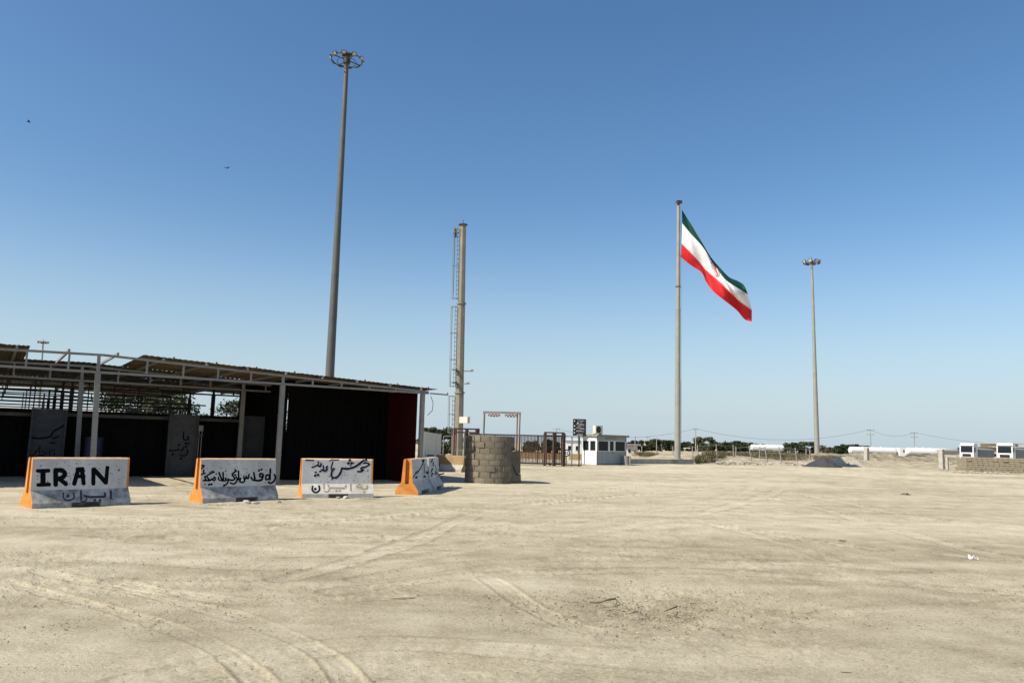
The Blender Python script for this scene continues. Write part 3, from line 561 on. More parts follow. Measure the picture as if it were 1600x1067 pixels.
for ri, v in enumerate(ROWS):
    s0 = cols[0] if ri else sA - 2 * BAY; s1 = sC if ri < 3 else 0.0
    for s in cols:
        if s < s0 - .1 or s > s1 + .1: continue
        if ri and s == sC: continue
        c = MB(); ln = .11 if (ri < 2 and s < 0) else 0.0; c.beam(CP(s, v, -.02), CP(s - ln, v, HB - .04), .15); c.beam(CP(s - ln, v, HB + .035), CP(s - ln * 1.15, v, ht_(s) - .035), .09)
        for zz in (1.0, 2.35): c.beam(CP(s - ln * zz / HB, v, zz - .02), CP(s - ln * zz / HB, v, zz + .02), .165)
        c.build('column', m_steel if ri < 2 else m_shadesteel, shelter)
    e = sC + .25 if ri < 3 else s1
    fm = m_steel if ri < 2 else m_shadesteel
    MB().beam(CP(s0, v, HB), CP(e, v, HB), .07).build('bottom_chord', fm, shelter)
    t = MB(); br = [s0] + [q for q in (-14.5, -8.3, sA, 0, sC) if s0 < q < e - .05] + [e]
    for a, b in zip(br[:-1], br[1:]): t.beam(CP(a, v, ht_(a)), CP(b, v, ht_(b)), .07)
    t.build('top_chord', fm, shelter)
    if ri > 1:                               # lower lattice rails of the bare frames behind
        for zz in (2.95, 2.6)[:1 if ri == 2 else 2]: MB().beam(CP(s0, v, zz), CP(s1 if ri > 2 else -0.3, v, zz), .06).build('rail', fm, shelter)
    s = s0 + .55; k = 0
    while s < e - .3:
        if min(abs(s - q) for q in cols) > .3 and ht_(s) - HB > .09:
            MB().beam(CP(s, v, HB + .036), CP(s, v, ht_(s) - .036), .055).build('strut', fm, shelter)
        if ri > 2 and k % 2 == 0:
            MB().beam(CP(s, v, 2.63), CP(s, v, HB - .036), .05).build('strut', fm, shelter)
        s += 1.09; k += 1
# rafters run back from the front frame, ends showing pale under the sheets
raf = [sC - .12 - 1.33 * k for k in range(28)]
for s in raf:
    MB().beam(CP(s, -.16, ht_(s) + .075), CP(s, 25.3 if s < .3 else 14.5, ht_(s) + .075), .06, .08).build('rafter', m_steel, shelter)
    if -4 < s: MB().tube(CP(s + .3, -.12, ht_(s + .3) + .10), CP(s + .3, -.12, ht_(s + .3) + .19), .02, .03, 6).build('hook_bolt', m_darksteel, shelter)
# corrugated roof sheets, laid one by one
def sheet(s0, s1, v0, v1, lift=0.0, tw=0.0, mat=None):
    mb = MB(); n = 12; vs = []
    for j, v in enumerate((v0, v1)):
        for i in range(n + 1):
            s = s0 + (s1 - s0) * i / n; z = ht_(min(s, sC + 2)) + .135 + (.009 if i % 2 else -.009) + lift + tw * (i / n - .5) * (1 if j else -1); vs.append(CP(s, v, z))
    fs = [(i, i + 1, i + n + 2, i + n + 1) for i in range(n)]
    mb.raw(vs, fs); mb.raw([p + Vector((0, 0, .004)) for p in vs], [f[::-1] for f in fs])
    return mb.build('roof_sheet', mat or m_sheet, shelter)
def sheets(s0, s1, v0, v1):
    s = s0; k = 0
    while s < s1 - .2:
        e = min(s + 1.07, s1 + .05); sheet(s, e, v0 + random.uniform(-.05, .05), v1 + random.uniform(-.1, .1), .006 * (k % 2) + random.uniform(0, .006), random.uniform(-.008, .008)); s += 1.02; k += 1
sF = plan_hit(222, 562, CP(0, 0, 0), UU); sL = plan_hit(56, 547, CP(0, 0, 0), UU)
sheets(sF, sC + .55, -.1, 5.07); sheets(sL - 9, sL - .2, -.1, 5.07)
sheets(cols[0] - 3, sC + .5, 5.03, 10.05); sheets(cols[0] - 5, sC + .45, 10.0, 15.05); sheets(cols[0] - 7, .6, 15.0, 20.1); sheets(cols[0] - 9, .4, 20.05, 25.6)
MB().beam(CP(sC + .2, -.2, 3.45), CP(sC + 1.02, -.2, 3.435), .05).build('end_rail', m_steel, shelter)
MB().tube(CP(sC + 1.0, -.2, 3.455), CP(sC + 1.0, -.2, 3.53), .02, .02, 6).build('end_cap', m_darksteel, shelter)
MB().path([CP(sC + .3, -.1, 3.36), CP(sC + .42, -.1, 3.1), CP(sC + .4, -.1, 2.8), CP(sC + .2, -.1, 2.6)], .012).build('loose_cable', m_darksteel, shelter)
# back and side walls of the enclosed bay, corrugated panel by panel
def wallpanel(a, b, z0, z1, mat, name='wall_panel', dep=.03, n=8):
    a = Vector(a); b = Vector(b); d = (b - a); nn = Vector((-d.y, d.x, 0)).normalized(); mb = MB(); vs = []
    for z in (z0, z1):
        for i in range(n + 1): p = a + d * (i / n) + nn * (dep if i % 2 else 0); vs.append(Vector((p.x, p.y, z)))
    fs = [(i, i + 1, i + n + 2, i + n + 1) for i in range(n)]
    mb.raw(vs, fs); mb.raw([p + nn * .006 for p in vs], [f[::-1] for f in fs]); return mb
VB = 2.75; sB = plan_hit(447, 684, CP(0, VB, 0), UU)
s = sB
while s < sC - .2:
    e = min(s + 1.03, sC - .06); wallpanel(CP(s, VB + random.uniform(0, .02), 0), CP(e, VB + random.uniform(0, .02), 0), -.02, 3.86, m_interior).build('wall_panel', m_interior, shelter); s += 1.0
v = .22
while v < VB:
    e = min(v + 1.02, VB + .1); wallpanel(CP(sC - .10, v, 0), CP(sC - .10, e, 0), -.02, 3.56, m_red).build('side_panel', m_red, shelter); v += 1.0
v = VB + .1
while v < 9:
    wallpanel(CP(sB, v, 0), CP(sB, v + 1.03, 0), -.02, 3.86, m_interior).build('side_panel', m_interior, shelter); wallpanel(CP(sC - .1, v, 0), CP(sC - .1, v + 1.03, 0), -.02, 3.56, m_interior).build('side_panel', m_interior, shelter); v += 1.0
# cement panels and stalls under the roof
PV = 5.6
def panel(pxa, pxb, py, h, label):
    Pz = CP(0, PV, 0); a = plan_hit(pxa, py, Pz, UU); b = plan_hit(pxb, py, Pz, UU); t = thing('partition_panel', label, 'wall panel', CP((a + b) / 2, PV, 0), 'grey cement panels between the stalls')
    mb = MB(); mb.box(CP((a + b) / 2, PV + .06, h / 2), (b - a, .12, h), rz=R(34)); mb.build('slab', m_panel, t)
    f = MB()
    for s in (a + .04, b - .04): f.beam(CP(s, PV - .03, 0), CP(s, PV - .03, h - .02), .07)
    f.build('edge_post', m_panel, t)
    return t, a, b, (lambda px, py, off: onplane(px, py, CP(0, PV, 0) - VV * off, -VV))
pn, a1, b1, pr1 = panel(46, 103, 676, 2.42, 'grey cement panel with black brush writing behind the IRAN barrier')
ZE = 1200 / 90
letters('word', [([(255, 580), (370, 596), (480, 594), (610, 570), (668, 540), (700, 468), (760, 420), (850, 378), (960, 305)], 36), ([(690, 600), (760, 580), (830, 548)], 30), ([(650, 690), (745, 690)], 28)], (30, 640), ZE, pr1, m_black, pn)
letters('word', [([(435, 760), (415, 890)], 24), ([(235, 850), (196, 930), (262, 960), (330, 900), (400, 800)], 22), ([(470, 872), (520, 868)], 22), ([(580, 890), (500, 940), (400, 950)], 22), ([(640, 840), (636, 940)], 22), ([(680, 850), (740, 842)], 24), ([(690, 920), (740, 905), (730, 940)], 22)], (30, 640), ZE, pr1, m_black, pn)
pn, a2, b2, pr2 = panel(262.5, 309, 679, 2.40, 'grey cement panel with two lines of black writing left of the second barrier')
ZF = 15.24
letters('word', [([(565, 375), (556, 515), (592, 564), (668, 552), (682, 505), (650, 492)], 36), ([(612, 642)], 46), ([(672, 655)], 46)], (250, 650), ZF, pr2, m_black, pn)
letters('word', [([(640, 800), (660, 858), (612, 928), (560, 945), (488, 930)], 34), ([(620, 726)], 52), ([(205, 752), (216, 815), (300, 820), (372, 815), (428, 800), (442, 775)], 36), ([(480, 812), (540, 798), (562, 740)], 34), ([(455, 685)], 50), ([(305, 905)], 52), ([(500, 1008)], 52)], (250, 650), ZF, pr2, m_black, pn)
pn, a3, b3, pr3 = panel(379, 420, 682, 2.45, 'plain grey cement panel beside the open maroon bay')
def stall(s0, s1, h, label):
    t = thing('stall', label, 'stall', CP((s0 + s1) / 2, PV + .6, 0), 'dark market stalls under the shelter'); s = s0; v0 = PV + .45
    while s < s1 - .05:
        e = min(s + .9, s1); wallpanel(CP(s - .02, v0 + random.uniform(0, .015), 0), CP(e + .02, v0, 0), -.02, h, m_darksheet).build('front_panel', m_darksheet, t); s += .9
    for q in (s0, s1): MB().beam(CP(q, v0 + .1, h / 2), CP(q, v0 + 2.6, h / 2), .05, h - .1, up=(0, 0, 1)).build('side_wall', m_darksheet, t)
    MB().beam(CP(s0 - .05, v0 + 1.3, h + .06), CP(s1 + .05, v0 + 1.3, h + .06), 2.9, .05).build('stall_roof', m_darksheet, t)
    MB().beam(CP(s0, v0 - .08, h - .08), CP(s1, v0 - .08, h - .08), .08, .12).build('fascia', m_shadesteel, t)
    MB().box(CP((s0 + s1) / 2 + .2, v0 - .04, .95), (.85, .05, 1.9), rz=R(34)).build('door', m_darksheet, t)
stall(a1 - 9.0, a1 + .1, 2.28, 'dark sheet metal stall at the left edge, left of the brush written panel')
stall(b1 - .1, a2 + .1, 2.32, 'dark sheet metal stall between the two written panels')
stall(b2 - .1, a3 + .1, 2.32, 'narrow dark stall between the two line panel and the plain panel')
stall(b3 - .1, sB + .9, 2.4, 'dark sheet metal stall between the plain panel and the maroon bay')
q = plan_hit(148, 683, CP(0, 4.6, 0), UU); q = CP(q, 4.6, 0); bd = thing('water_drum', 'dark blue plastic drum standing in the shade behind the first shelter column', 'drum', q)
MB().tube(q + Vector((0, 0, .55)), q + Vector((0, 0, 1.45)), .29, .29, 18).build('drum_body', m_bluedrum, bd)
for z in (.6, 1.0, 1.4): MB().ring(q + Vector((0, 0, z)), .292, .018, 18, 5).build('drum_rib', m_bluedrum, bd)
for a_ in range(4): MB().beam(q + Vector((.22 * math.cos(a_ * 1.57), .22 * math.sin(a_ * 1.57), 0)), q + Vector((.22 * math.cos(a_ * 1.57), .22 * math.sin(a_ * 1.57), .55)), .05).build('stand_leg', m_darksteel, bd)
# meter box on the post by the second panel
q = onplane(314, 669, CP(0, PV - .25, 0), VV)
mt = thing('meter_post', 'thin twin pipe post carrying a small grey meter box beside the second written panel', 'meter', (q.x, q.y, 0))
MB().box(q, (.16, .1, .22), rz=R(34)).build('meter_box', m_steel, mt)
for dx in (-.05, .05): MB().tube(Vector((q.x, q.y, 0)) + UU * dx, Vector((q.x, q.y, q.z - .12)) + UU * dx, .018, .018, 6).build('pipe', m_steel, mt)
MB().box(q + Vector((0, 0, -.28)), (.18, .08, .12), rz=R(34)).build('junction_box', m_darksteel, mt)

# ------------------------------------------------------------------ floodlight masts
def flood_mesh(sz):
    mb = MB(); mb.raw([(-.5 * sz, -.16 * sz, -.42 * sz), (.5 * sz, -.16 * sz, -.42 * sz), (.5 * sz, -.16 * sz, .42 * sz), (-.5 * sz, -.16 * sz, .42 * sz), (-.34 * sz, .2 * sz, -.28 * sz), (.34 * sz, .2 * sz, -.28 * sz), (.34 * sz, .2 * sz, .28 * sz), (-.34 * sz, .2 * sz, .28 * sz)],
                      [(0, 1, 2, 3), (5, 4, 7, 6), (1, 0, 4, 5), (2, 1, 5, 6), (3, 2, 6, 7), (0, 3, 7, 4)])
    mb.raw([(-.4 * sz, -.168 * sz, -.32 * sz), (.4 * sz, -.168 * sz, -.32 * sz), (.4 * sz, -.168 * sz, .32 * sz), (-.4 * sz, -.168 * sz, .32 * sz)], [(0, 1, 2, 3)], 1)
    mb.box((-.54 * sz, 0, -.1 * sz), (.06 * sz, .1 * sz, .9 * sz)); mb.box((.54 * sz, 0, -.1 * sz), (.06 * sz, .1 * sz, .9 * sz)); return mb
def mast(base, top, r0, r1, ringr, nfl, fsz, label, tiltd=38, joints=2, phase=0.0, cap=True, group='tall floodlight masts', mat=None):
    mat = mat or m_pole
    t = thing('floodlight_mast', label, 'light mast', base, group); base = Vector(base); top = Vector(top); d = top - base
    mb = MB(); n = 5; seg = 16
    for k in range(joints + 1):
        a, b = k / (joints + 1), (k + 1) / (joints + 1); mb.tube(base + d * a, base + d * b, (r0 + (r1 - r0) * a), (r0 + (r1 - r0) * b) * .985, seg)
    mb.build('pole', mat, t)
    MB().tube(base, base + Vector((0, 0, .06)), r0 * 2, r0 * 2, 12).build('base_plate', m_pole, t)
    rc = top - d.normalized() * ringr * .28
    MB().ring(rc, ringr, .035 * ringr, 30, 6).build('ring', m_darksteel, t)
    MB().ring(rc + Vector((0, 0, -.14 * ringr)), ringr * .62, .02 * ringr, 24, 5).build('ring', m_darksteel, t)
    MB().tube(rc - Vector((0, 0, .25 * ringr)), rc + Vector((0, 0, .12 * ringr)), r1 * 1.7, r1 * 1.7, 12).build('collar', m_darksteel, t)
    for k in range(4):
        a = phase + k * math.pi / 2 + .4; e = Vector((math.cos(a), math.sin(a), 0)); MB().beam(rc + e * r1, rc + e * ringr, .05 * ringr).build('arm', m_darksteel, t)
    me = flood_mesh(fsz).mesh('floodlight', [m_darksteel, m_lamp])
    for k in range(nfl):
        a = phase + k * 2 * math.pi / nfl; e = Vector((math.cos(a), math.sin(a), 0)); p = rc + e * (ringr * 1.03) + Vector((0, 0, fsz * .1))
        Mx = Matrix.Translation(p - base) @ Matrix.Rotation(a + math.pi / 2, 4, 'Z') @ Matrix.Rotation(R(tiltd), 4, 'X')
        link('floodlight', me, t, local=Mx)
    if cap:
        c = MB(); c.tube(top - d.normalized() * .3, top + Vector((0, 0, .05)), r1 * .8, r1 * .8, 8); c.box(top + Vector((0, 0, .09)), (ringr * .62, ringr * .5, .09), rz=.3); c.build('head_plate', m_darksteel, t)
    else:
        MB().tube(top, top + Vector((0, 0, ringr * .55)), .04, .02, 6).build('lightning_rod', m_darksteel, t)
    return t
def lean_line(p_low, p_top, Y):
    a = at(*p_low, Y); b = at(*p_top, Y); k = a.z / (b.z - a.z); base = a - (b - a) * k; return Vector((base.x, base.y, 0)), b
b_, t_ = lean_line((515, 590), (542.3, 88), 60); mast(b_, t_, .40, .17, 1.27, 10, .36, 'tallest grey floodlight mast rising from behind the shelter roof', phase=.35, mat=m_mast)
b_, t_ = lean_line((1277, 715), (1268.3, 407), 128); mast(b_, t_, .43, .17, 1.28, 8, .62, 'grey floodlight mast right of the flag with a compact lamp ring', tiltd=15, cap=False, phase=.2)
b_, t_ = lean_line((66, 556), (67.5, 533), 190); mast(b_, t_, .35, .17, 1.15, 8, .55, 'small far floodlight mast whose lamps show over the shelter at the left edge', tiltd=15, cap=False)

# ------------------------------------------------------------------ ladder tower
YT = 62.0
b_, t_ = lean_line((716.5, 680), (723.5, 352), YT); dT = (t_ - b_)
lt = thing('ladder_tower', 'beige tubular tower with caged ladder behind the left gate post', 'tower', b_)
fr = [0, .285, .66, 1.0]; rr_ = [.36, .33, .29, .235]
for k in range(3): MB().tube(b_ + dT * fr[k], b_ + dT * fr[k + 1], rr_[k], rr_[k + 1] * 1.06, 8, smooth=False).build('pole_section', m_polebeige, lt)
for k in (1, 2): MB().tube(b_ + dT * fr[k] - Vector((0, 0, .07)), b_ + dT * fr[k] + Vector((0, 0, .07)), rr_[k] + .09, rr_[k] + .09, 16).build('flange', m_polebeige, lt)
MB().tube(t_, t_ + Vector((0, 0, .06)), .38, .38, 14).build('cap_plate', m_darksteel, lt); MB().tube(t_, t_ + Vector((0, 0, .5)), .03, .02, 6).build('lightning_rod', m_darksteel, lt)
def TP(f, off, back=0.0): return b_ + dT * f + Vector((-off, -.12 - back, 0))
lad = [( .0, .27), (.31, .645), (.68, .965)]
for (f0, f1), ro in zip(lad, (.36, .32, .27)):
    for q in (.02, .17): MB().tube(TP(f0, ro + q), TP(f1, ro + q - .01), .022, .022, 6).build('ladder_rail', m_steel, lt)
    H = (f1 - f0) * dT.length; n = int(H / .36)
    for k in range(n + 1):
        f = f0 + (f1 - f0) * k / n; MB().tube(TP(f, ro + .0), TP(f, ro + .19), .022, .022, 5).build('rung', m_darksteel, lt)
    n = max(2, int(H / 1.9)); fa = f0 + (.12 if f0 == 0 else 0)
    for k in range(n + 1):
        f = fa + (f1 - fa) * k / n; c = TP(f, ro + .27); MB().ring(c, .24, .022, 18, 5).build('cage_hoop', m_steel, lt)
    for aa in (2.2, 3.14, 4.1):
        e = Vector((math.cos(aa) * .24, math.sin(aa) * .24, 0)); MB().tube(TP(fa, ro + .27) + e, TP(f1, ro + .27) + e, .017, .017, 5).build('cage_bar', m_steel, lt)
MB().beam(TP(.975, -.05), TP(.985, .72), .16, .2).build('top_arm', m_polebeige, lt); MB().tube(TP(.945, .62), TP(.98, .62), .13, .1, 10).build('pulley', m_darksteel, lt)
MB().path([TP(.945, .64), TP(.7, .66)], .018).build('hoist_rope', m_darksteel, lt)
for f, l in ((.375, .8), (.322, .5)):
    c = MB(); c.beam(TP(f, -.2), TP(f, -.2) + Vector((l, -.1, 0)), .09); c.box(TP(f, -.2) + Vector((l, -.12, .05)), (.22, .22, .14)); c.build('side_bracket', m_steel, lt)
    c = MB(); c.beam(TP(f, .3, .3), TP(f + .004, .62, .3), .08); c.box(TP(f, .25, .3), (.14, .2, .3)); c.build('side_lamp', m_darksteel, lt)
q = at(726, 656, YT - .6); cb = MB(); cb.box(q, (.72, .45, .5), rz=R(-24)); cb.build('control_box', m_cream, lt)
Qz = Matrix.Rotation(R(-24), 3, 'Z'); cb2 = MB(); cc = q + Qz @ Vector((-.372, 0, 0)); cb2.tube(cc, cc + Qz @ Vector((-.015, 0, 0)), .1, .1, 12); cb2.build('warning_disc', m_pink, lt)

# ------------------------------------------------------------------ sliding gate and posts
YG = 58.0
def G(px, z, dy=0.0): p = plan(px, YG + dy); p.z = z; return p
gate = thing('sliding_gate', 'long rust brown barred sliding gate behind the block turret', 'gate', G(800, 0))
xl, xr = 733, 879
for z, h in ((2.22, .10), (.98, .07), (.16, .12)): MB().beam(G(xl, z), G(xr, z), .07, h).build('rail', m_rust, gate)
pl_, pr_ = G(xl, 0), G(xr, 0); n = int((pr_.x - pl_.x) / .105)
bm_ = MB().beam((0, 0, .22), (0, 0, 2.165), .044).mesh('bar', m_rust)
for k in range(1, n):
    x = pl_.x + (pr_.x - pl_.x) * k / n; link('bar', bm_, gate, local=Matrix.Translation(Vector((x, YG, 0)) - origin(gate)))
for px in (xl, 773, 812, 841, xr): MB().beam(G(px, .22), G(px, 2.165), .07, .07).build('upright', m_rust, gate)
for px in (755, 860): MB().tube(G(px, .07) + Vector((0, -.05, 0)), G(px, .07) + Vector((0, .05, 0)), .07, .07, 12).build('wheel', m_darksteel, gate)
trk = tag(MB().beam(G(725, .008), G(905, .008), .10, .03).build('gate_track', m_darksteel, None, G(800, 0)), 'dark steel ground rail running under the sliding gate', 'rail')
GP = 'gate post frames'
gp = thing('gate_post_frame', 'three dark brown gate posts joined at the top, right end of the gate', 'gate post', G(866, 0), GP)
for px, w_, mm in ((851.5, .17, m_rust), (866, .2, m_rust), (880.5, .22, m_rust)):
    MB().beam(G(px, 0, -.2), G(px, 2.42, -.2), w_).build('post', mm, gp)
MB().beam(G(853.5, .02, -.32), G(853.5, 2.40, -.32), .05).build('post', m_pink, gp)
MB().beam(G(850, 2.47, -.2), G(882, 2.47, -.2), .2, .1).build('top_beam', m_rust, gp); MB().beam(G(850, 2.27, -.33), G(882, 2.27, -.33), .05, .06).build('tie_bar', m_rust, gp)
gp = thing('gate_post_frame', 'brown gate post frame with faded pink pipes in front of the ladder tower', 'gate post', G(729, 0), GP)
for px, mm, w_ in ((709, m_pink, .13), (712.3, m_pink, .09), (729, m_rust, .2)): MB().beam(G(px, 0, -.4), G(px, 2.52, -.4), w_).build('post', mm, gp)
for z in (2.58, 2.32): MB().beam(G(708, z, -.4), G(748.5, z, -.4), .2, .11).build('top_beam', m_rust, gp)
MB().beam(G(745.5, 2.26, -.4), G(745.5, 2.64, -.4), .24).build('end_stop', m_rust, gp); MB().beam(G(707, 1.0, -.4), G(731, 1.0, -.4), .06).build('tie_bar', m_steel, gp)
MB().beam(G(725.5, .35, -.6), G(725.5, 2.3, -.6), .09).build('post', m_steel, gp); MB().beam(G(733, .3, -.7), G(733, 2.4, -.7), .09).build('post', m_steel, gp); MB().beam(G(722, .3, -.65), G(735, .3, -.65), .12).build('foot_bar', m_rust, gp)
# height bar with two oval signs
YH = 54.0
def H_(px, z): p = plan(px, YH); p.z = z; return p
hf = thing('height_frame', 'tall thin goal shaped steel frame with two red patterned oval signs under its bar', 'frame', H_(783, 0)); zt = at(783, 644.5, YH).z
for pa in ((755.5,), (807.5, 811.5)):
    for px in pa: MB().beam(H_(px - .8, 0), H_(px, zt), .10 if len(pa) == 1 else .07).build('leg', m_steel if len(pa) == 1 else m_pink, hf)
MB().beam(H_(753.5, zt), H_(813.3, zt), .14).build('crossbar', m_steel, hf)
for px in (771, 797.5):
    c = H_(px, zt - .20); mb = MB(); n = 20
    pts = [Vector((c.x + .44 * math.copysign(abs(math.cos(t)) ** .6, math.cos(t)), c.y - .05, c.z + .10 * math.copysign(abs(math.sin(t)) ** .7, math.sin(t)))) for t in [2 * math.pi * i / n for i in range(n)]]
    mb.prism(pts, (0, 0, 0), (0, .06, 0)); sg = mb.build('oval_sign', m_redprint, hf, fix=True)
    mk = MB()
    for k in range(7): mk.box((c.x - .33 + .11 * k, c.y - .056, c.z + (.035 if k % 2 else -.03)), (.06, .008, .07), rot=Matrix.Rotation(.3 * (-1) ** k, 3, 'Y'))
    mk.build('sign_pattern', m_whiteprint, sg)['kind'] = 'stuff'
# fence right of gate
gf = thing('rail_fence', 'thin grey pipe rail fence between the gate and the white booth', 'fence', G(895, 0))
MB().beam(G(883, 2.23), G(909, 2.23), .06).build('rail', m_steel, gf)
for px in (893.5, 905): MB().beam(G(px, 0), G(px, 2.2), .07).build('post', m_steel if px < 900 else m_rust, gf)
MB().beam(G(883, .12), G(909, .12), .08).build('rail', m_rust, gf)
# round speed sign
q = plan(885.5, 60.5); sp = thing('speed_sign', 'round black rimmed sign with digits on a thin post by the gate', 'sign', q); zc = at(885.5, 707.5, 60.3).z
MB().tube((q.x, q.y, 0), (q.x, q.y, zc), .03, .03, 8).build('post', m_darksteel, sp)
MB().tube((q.x, q.y - .05, zc), (q.x, q.y - .03, zc), .29, .29, 28).build('disc', m_whiteprint, sp)
mb = MB(); n = 28; vs = []
for r in (.2, .29):
    for k in range(n): t = 2 * math.pi * k / n; vs.append((q.x + r * math.cos(t), q.y - .054, zc + r * math.sin(t)))
mb.raw(vs, [(k, (k + 1) % n, (k + 1) % n + n, k + n) for k in range(n)]); mb.build('rim', m_blacksign, sp)
dg = MB()
for ox in (-.075, .075):
    pts = [(ox - .045, zc + .07), (ox - .02, zc + .10), (ox + .035, zc + .09), (ox + .04, zc + .04), (ox - .045, zc - .10), (ox + .05, zc - .10)]
    for a, b in zip(pts[:-1], pts[1:]): dg.beam((q.x + a[0], q.y - .056, a[1]), (q.x + b[0], q.y - .056, b[1]), .006, .04, up=(0, 0.001, 1))
dg.build('digits', m_blacksign, sp)
# black notice board
YB = 65.0; zt_, zb_ = at(905, 654.5, YB).z, at(905, 680.5, YB).z; q = plan(905, YB)
nb = thing('notice_board', 'black notice board with rows of small white writing above the booth', 'sign', q); wb = 1.10
MB().beam((q.x - .02, q.y, 0), (q.x - .02, q.y, zb_), .12).build('post', m_darksteel, nb); MB().box((q.x, q.y - .08, (zt_ + zb_) / 2), (wb, .06, zt_ - zb_)).build('board', m_blacksign, nb)
pr = MB(); hh = zt_ - zb_
for fx, fz, ww in ((-.39, .87, .08), (.1, .90, .62), (.12, .84, .3), (-.13, .77, .10), (.1, .72, .28), (.05, .68, .75), (-.39, .58, .09), (.14, .61, .55), (-.05, .54, .42), (.02, .46, .7), (-.39, .37, .09), (.2, .38, .45), (-.05, .30, .55), (.05, .25, .7), (-.39, .16, .10), (.05, .09, .45), (0, .04, .6)):
    n = max(1, int(ww / .085))
    for k in range(n): pr.box((q.x + fx * wb - 0 + (k - (n - 1) / 2) * .085, q.y - .114, zb_ + fz * hh + random.uniform(-.012, .012)), (.05 if n > 1 else ww, .006, .028 if n > 1 else .08))
pr.build('writing', m_whiteprint, nb)['kind'] = 'stuff'

# ------------------------------------------------------------------ guard booth
c0 = gnd(932.6, 726.4); c0.z = 0; th = R(40); rx = Vector((math.cos(th), math.sin(th), 0)); ly = Vector((-rx.y, rx.x, 0))
Lr = plan_hit(978.4, 697, c0, rx); Lw = plan_hit(909.4, 695, c0, ly)
def K(a, b, z): p = c0 + rx * a + ly * b; return Vector((p.x, p.y, z))
bo = thing('guard_booth', 'small white guard booth with dark windows and flat roof beside the gate', 'booth', c0); HB_ = 2.36; T_ = .06
def wallbox(a0, a1, b0, b1, z0, z1, name, mat, par=bo): return MB().box((K((a0 + a1) / 2, (b0 + b1) / 2, (z0 + z1) / 2)), (a1 - a0, b1 - b0, z1 - z0), rz=th).build(name, mat, par)
def winrow(face, spans, z0, z1, tot):
    """wall with openings; face 'r' runs along rx at b=0, 'l' runs along ly at a=0"""
    def bx(x0, x1, za, zb_2, name, mat, dd=(0, T_), par=bo):
        return wallbox(x0, x1, dd[0], dd[1], za, zb_2, name, mat, par) if face == 'r' else wallbox(dd[0], dd[1], x0, x1, za, zb_2, name, mat, par)
    lo_ = 0 if face == 'r' else T_ + .002
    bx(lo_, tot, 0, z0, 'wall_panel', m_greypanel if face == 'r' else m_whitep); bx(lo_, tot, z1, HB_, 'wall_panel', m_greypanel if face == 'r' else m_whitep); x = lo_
    for a, b in spans:
        bx(x, a, z0, z1, 'wall_panel', m_whitep); x = b
        w_ = bx(a, b, z0, z0 + .045, 'window', m_whitep, (-.012, .05)); ww = MB()
        for e0, e1, f0, f1 in ((a, b, z1 - .045, z1), (a, a + .04, z0 + .045, z1 - .045), (b - .04, b, z0 + .045, z1 - .045)): bx(e0, e1, f0, f1, 'frame', m_whitep, (-.012, .05), w_)
        bx(a + .04, b - .04, z0 + .045, z1 - .045, 'pane', m_glass, (.012, .024), w_)
    bx(x, tot, z0, z1, 'wall_panel', m_whitep)
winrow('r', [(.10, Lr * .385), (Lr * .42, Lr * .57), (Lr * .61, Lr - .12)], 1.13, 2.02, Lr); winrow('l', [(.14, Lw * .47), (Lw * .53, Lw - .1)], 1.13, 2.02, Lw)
wallbox(Lr - T_, Lr, T_ + .002, Lw, 0, HB_, 'wall_panel', m_whitep); wallbox(T_ + .002, Lr - T_ - .002, Lw - T_, Lw, 0, HB_, 'wall_panel', m_whitep)
wallbox(-.16, Lr + .2, -.18, Lw + .2, HB_ + .003, HB_ + .15, 'roof', m_boothroof)
wallbox(-.03, Lr + .03, -.03, -.003, 0, .07, 'skirting', m_darksteel); wallbox(-.035, -.004, 0, Lw, 0, .06, 'skirting', m_conc)
wallbox(Lr - .05, Lr + .012, -.016, .03, .08, HB_ - .01, 'corner_strip', m_darksteel); wallbox(.01, .06, -.014, -.001, .08, HB_ - .01, 'corner_strip', m_darksteel)
wallbox(Lr * .25, Lr * .65, -.06, -.003, HB_ - .20, HB_ - .14, 'lamp_strip', m_steel)
wallbox(Lr * .5, Lr * .55, -.03, -.003, .98, 1.02, 'latch', m_darksteel)
# air conditioner outdoor unit on the roof
za = HB_ + .16; ac = thing('air_conditioner', 'white outdoor air conditioner with round black fan on the booth roof', 'air conditioner', K(.75, .55, za))
def ab(a0, a1, b0, b1, z0, z1, name, mat): return wallbox(a0, a1, b0, b1, z0, z1, name, mat, ac)
ab(.25, 1.1, .42, .75, za + .06, za + .74, 'casing', m_cream); ab(.3, .38, .45, .72, za, za + .058, 'foot', m_darksteel); ab(.95, 1.03, .45, .72, za, za + .058, 'foot', m_darksteel)
fc = K(.62, .418, za + .40); nn = -ly
MB().tube(fc, fc + nn * .012, .27, .27, 24).build('fan_grille', m_blacksign, ac); MB().tube(fc + nn * .013, fc + nn * .03, .05, .05, 10).build('fan_hub', m_steel, ac)
for k in range(5):
    t = k * 1.2566; e = rx * math.cos(t) + Vector((0, 0, 1)) * math.sin(t); MB().beam(fc + nn * .02 + e * .05, fc + nn * .02 + e * .24, .05, .008, up=tuple(nn)).build('fan_blade', m_darksteel, ac)
# oil drum used as a bin
q = K(Lr * .86, -.45, 0); dr = thing('steel_drum', 'rusty grey steel drum standing in front of the booth window', 'drum', q)
MB().tube(q, q + Vector((0, 0, .78)), .27, .27, 18).build('drum_body', m_tarp, dr)
for z in (.02, .27, .52, .76): MB().ring(q + Vector((0, 0, z)), .272, .014, 18, 5).build('drum_rib', m_steel, dr)
MB().tube(q + Vector((0, 0, .781)), q + Vector((0, 0, .79)), .24, .24, 18).build('drum_lid', m_cream, dr)
MB().beam(q + Vector((.33, -.2, 0)), q + Vector((.33, -.2, .75)), .07).build('stake', m_steel, dr)

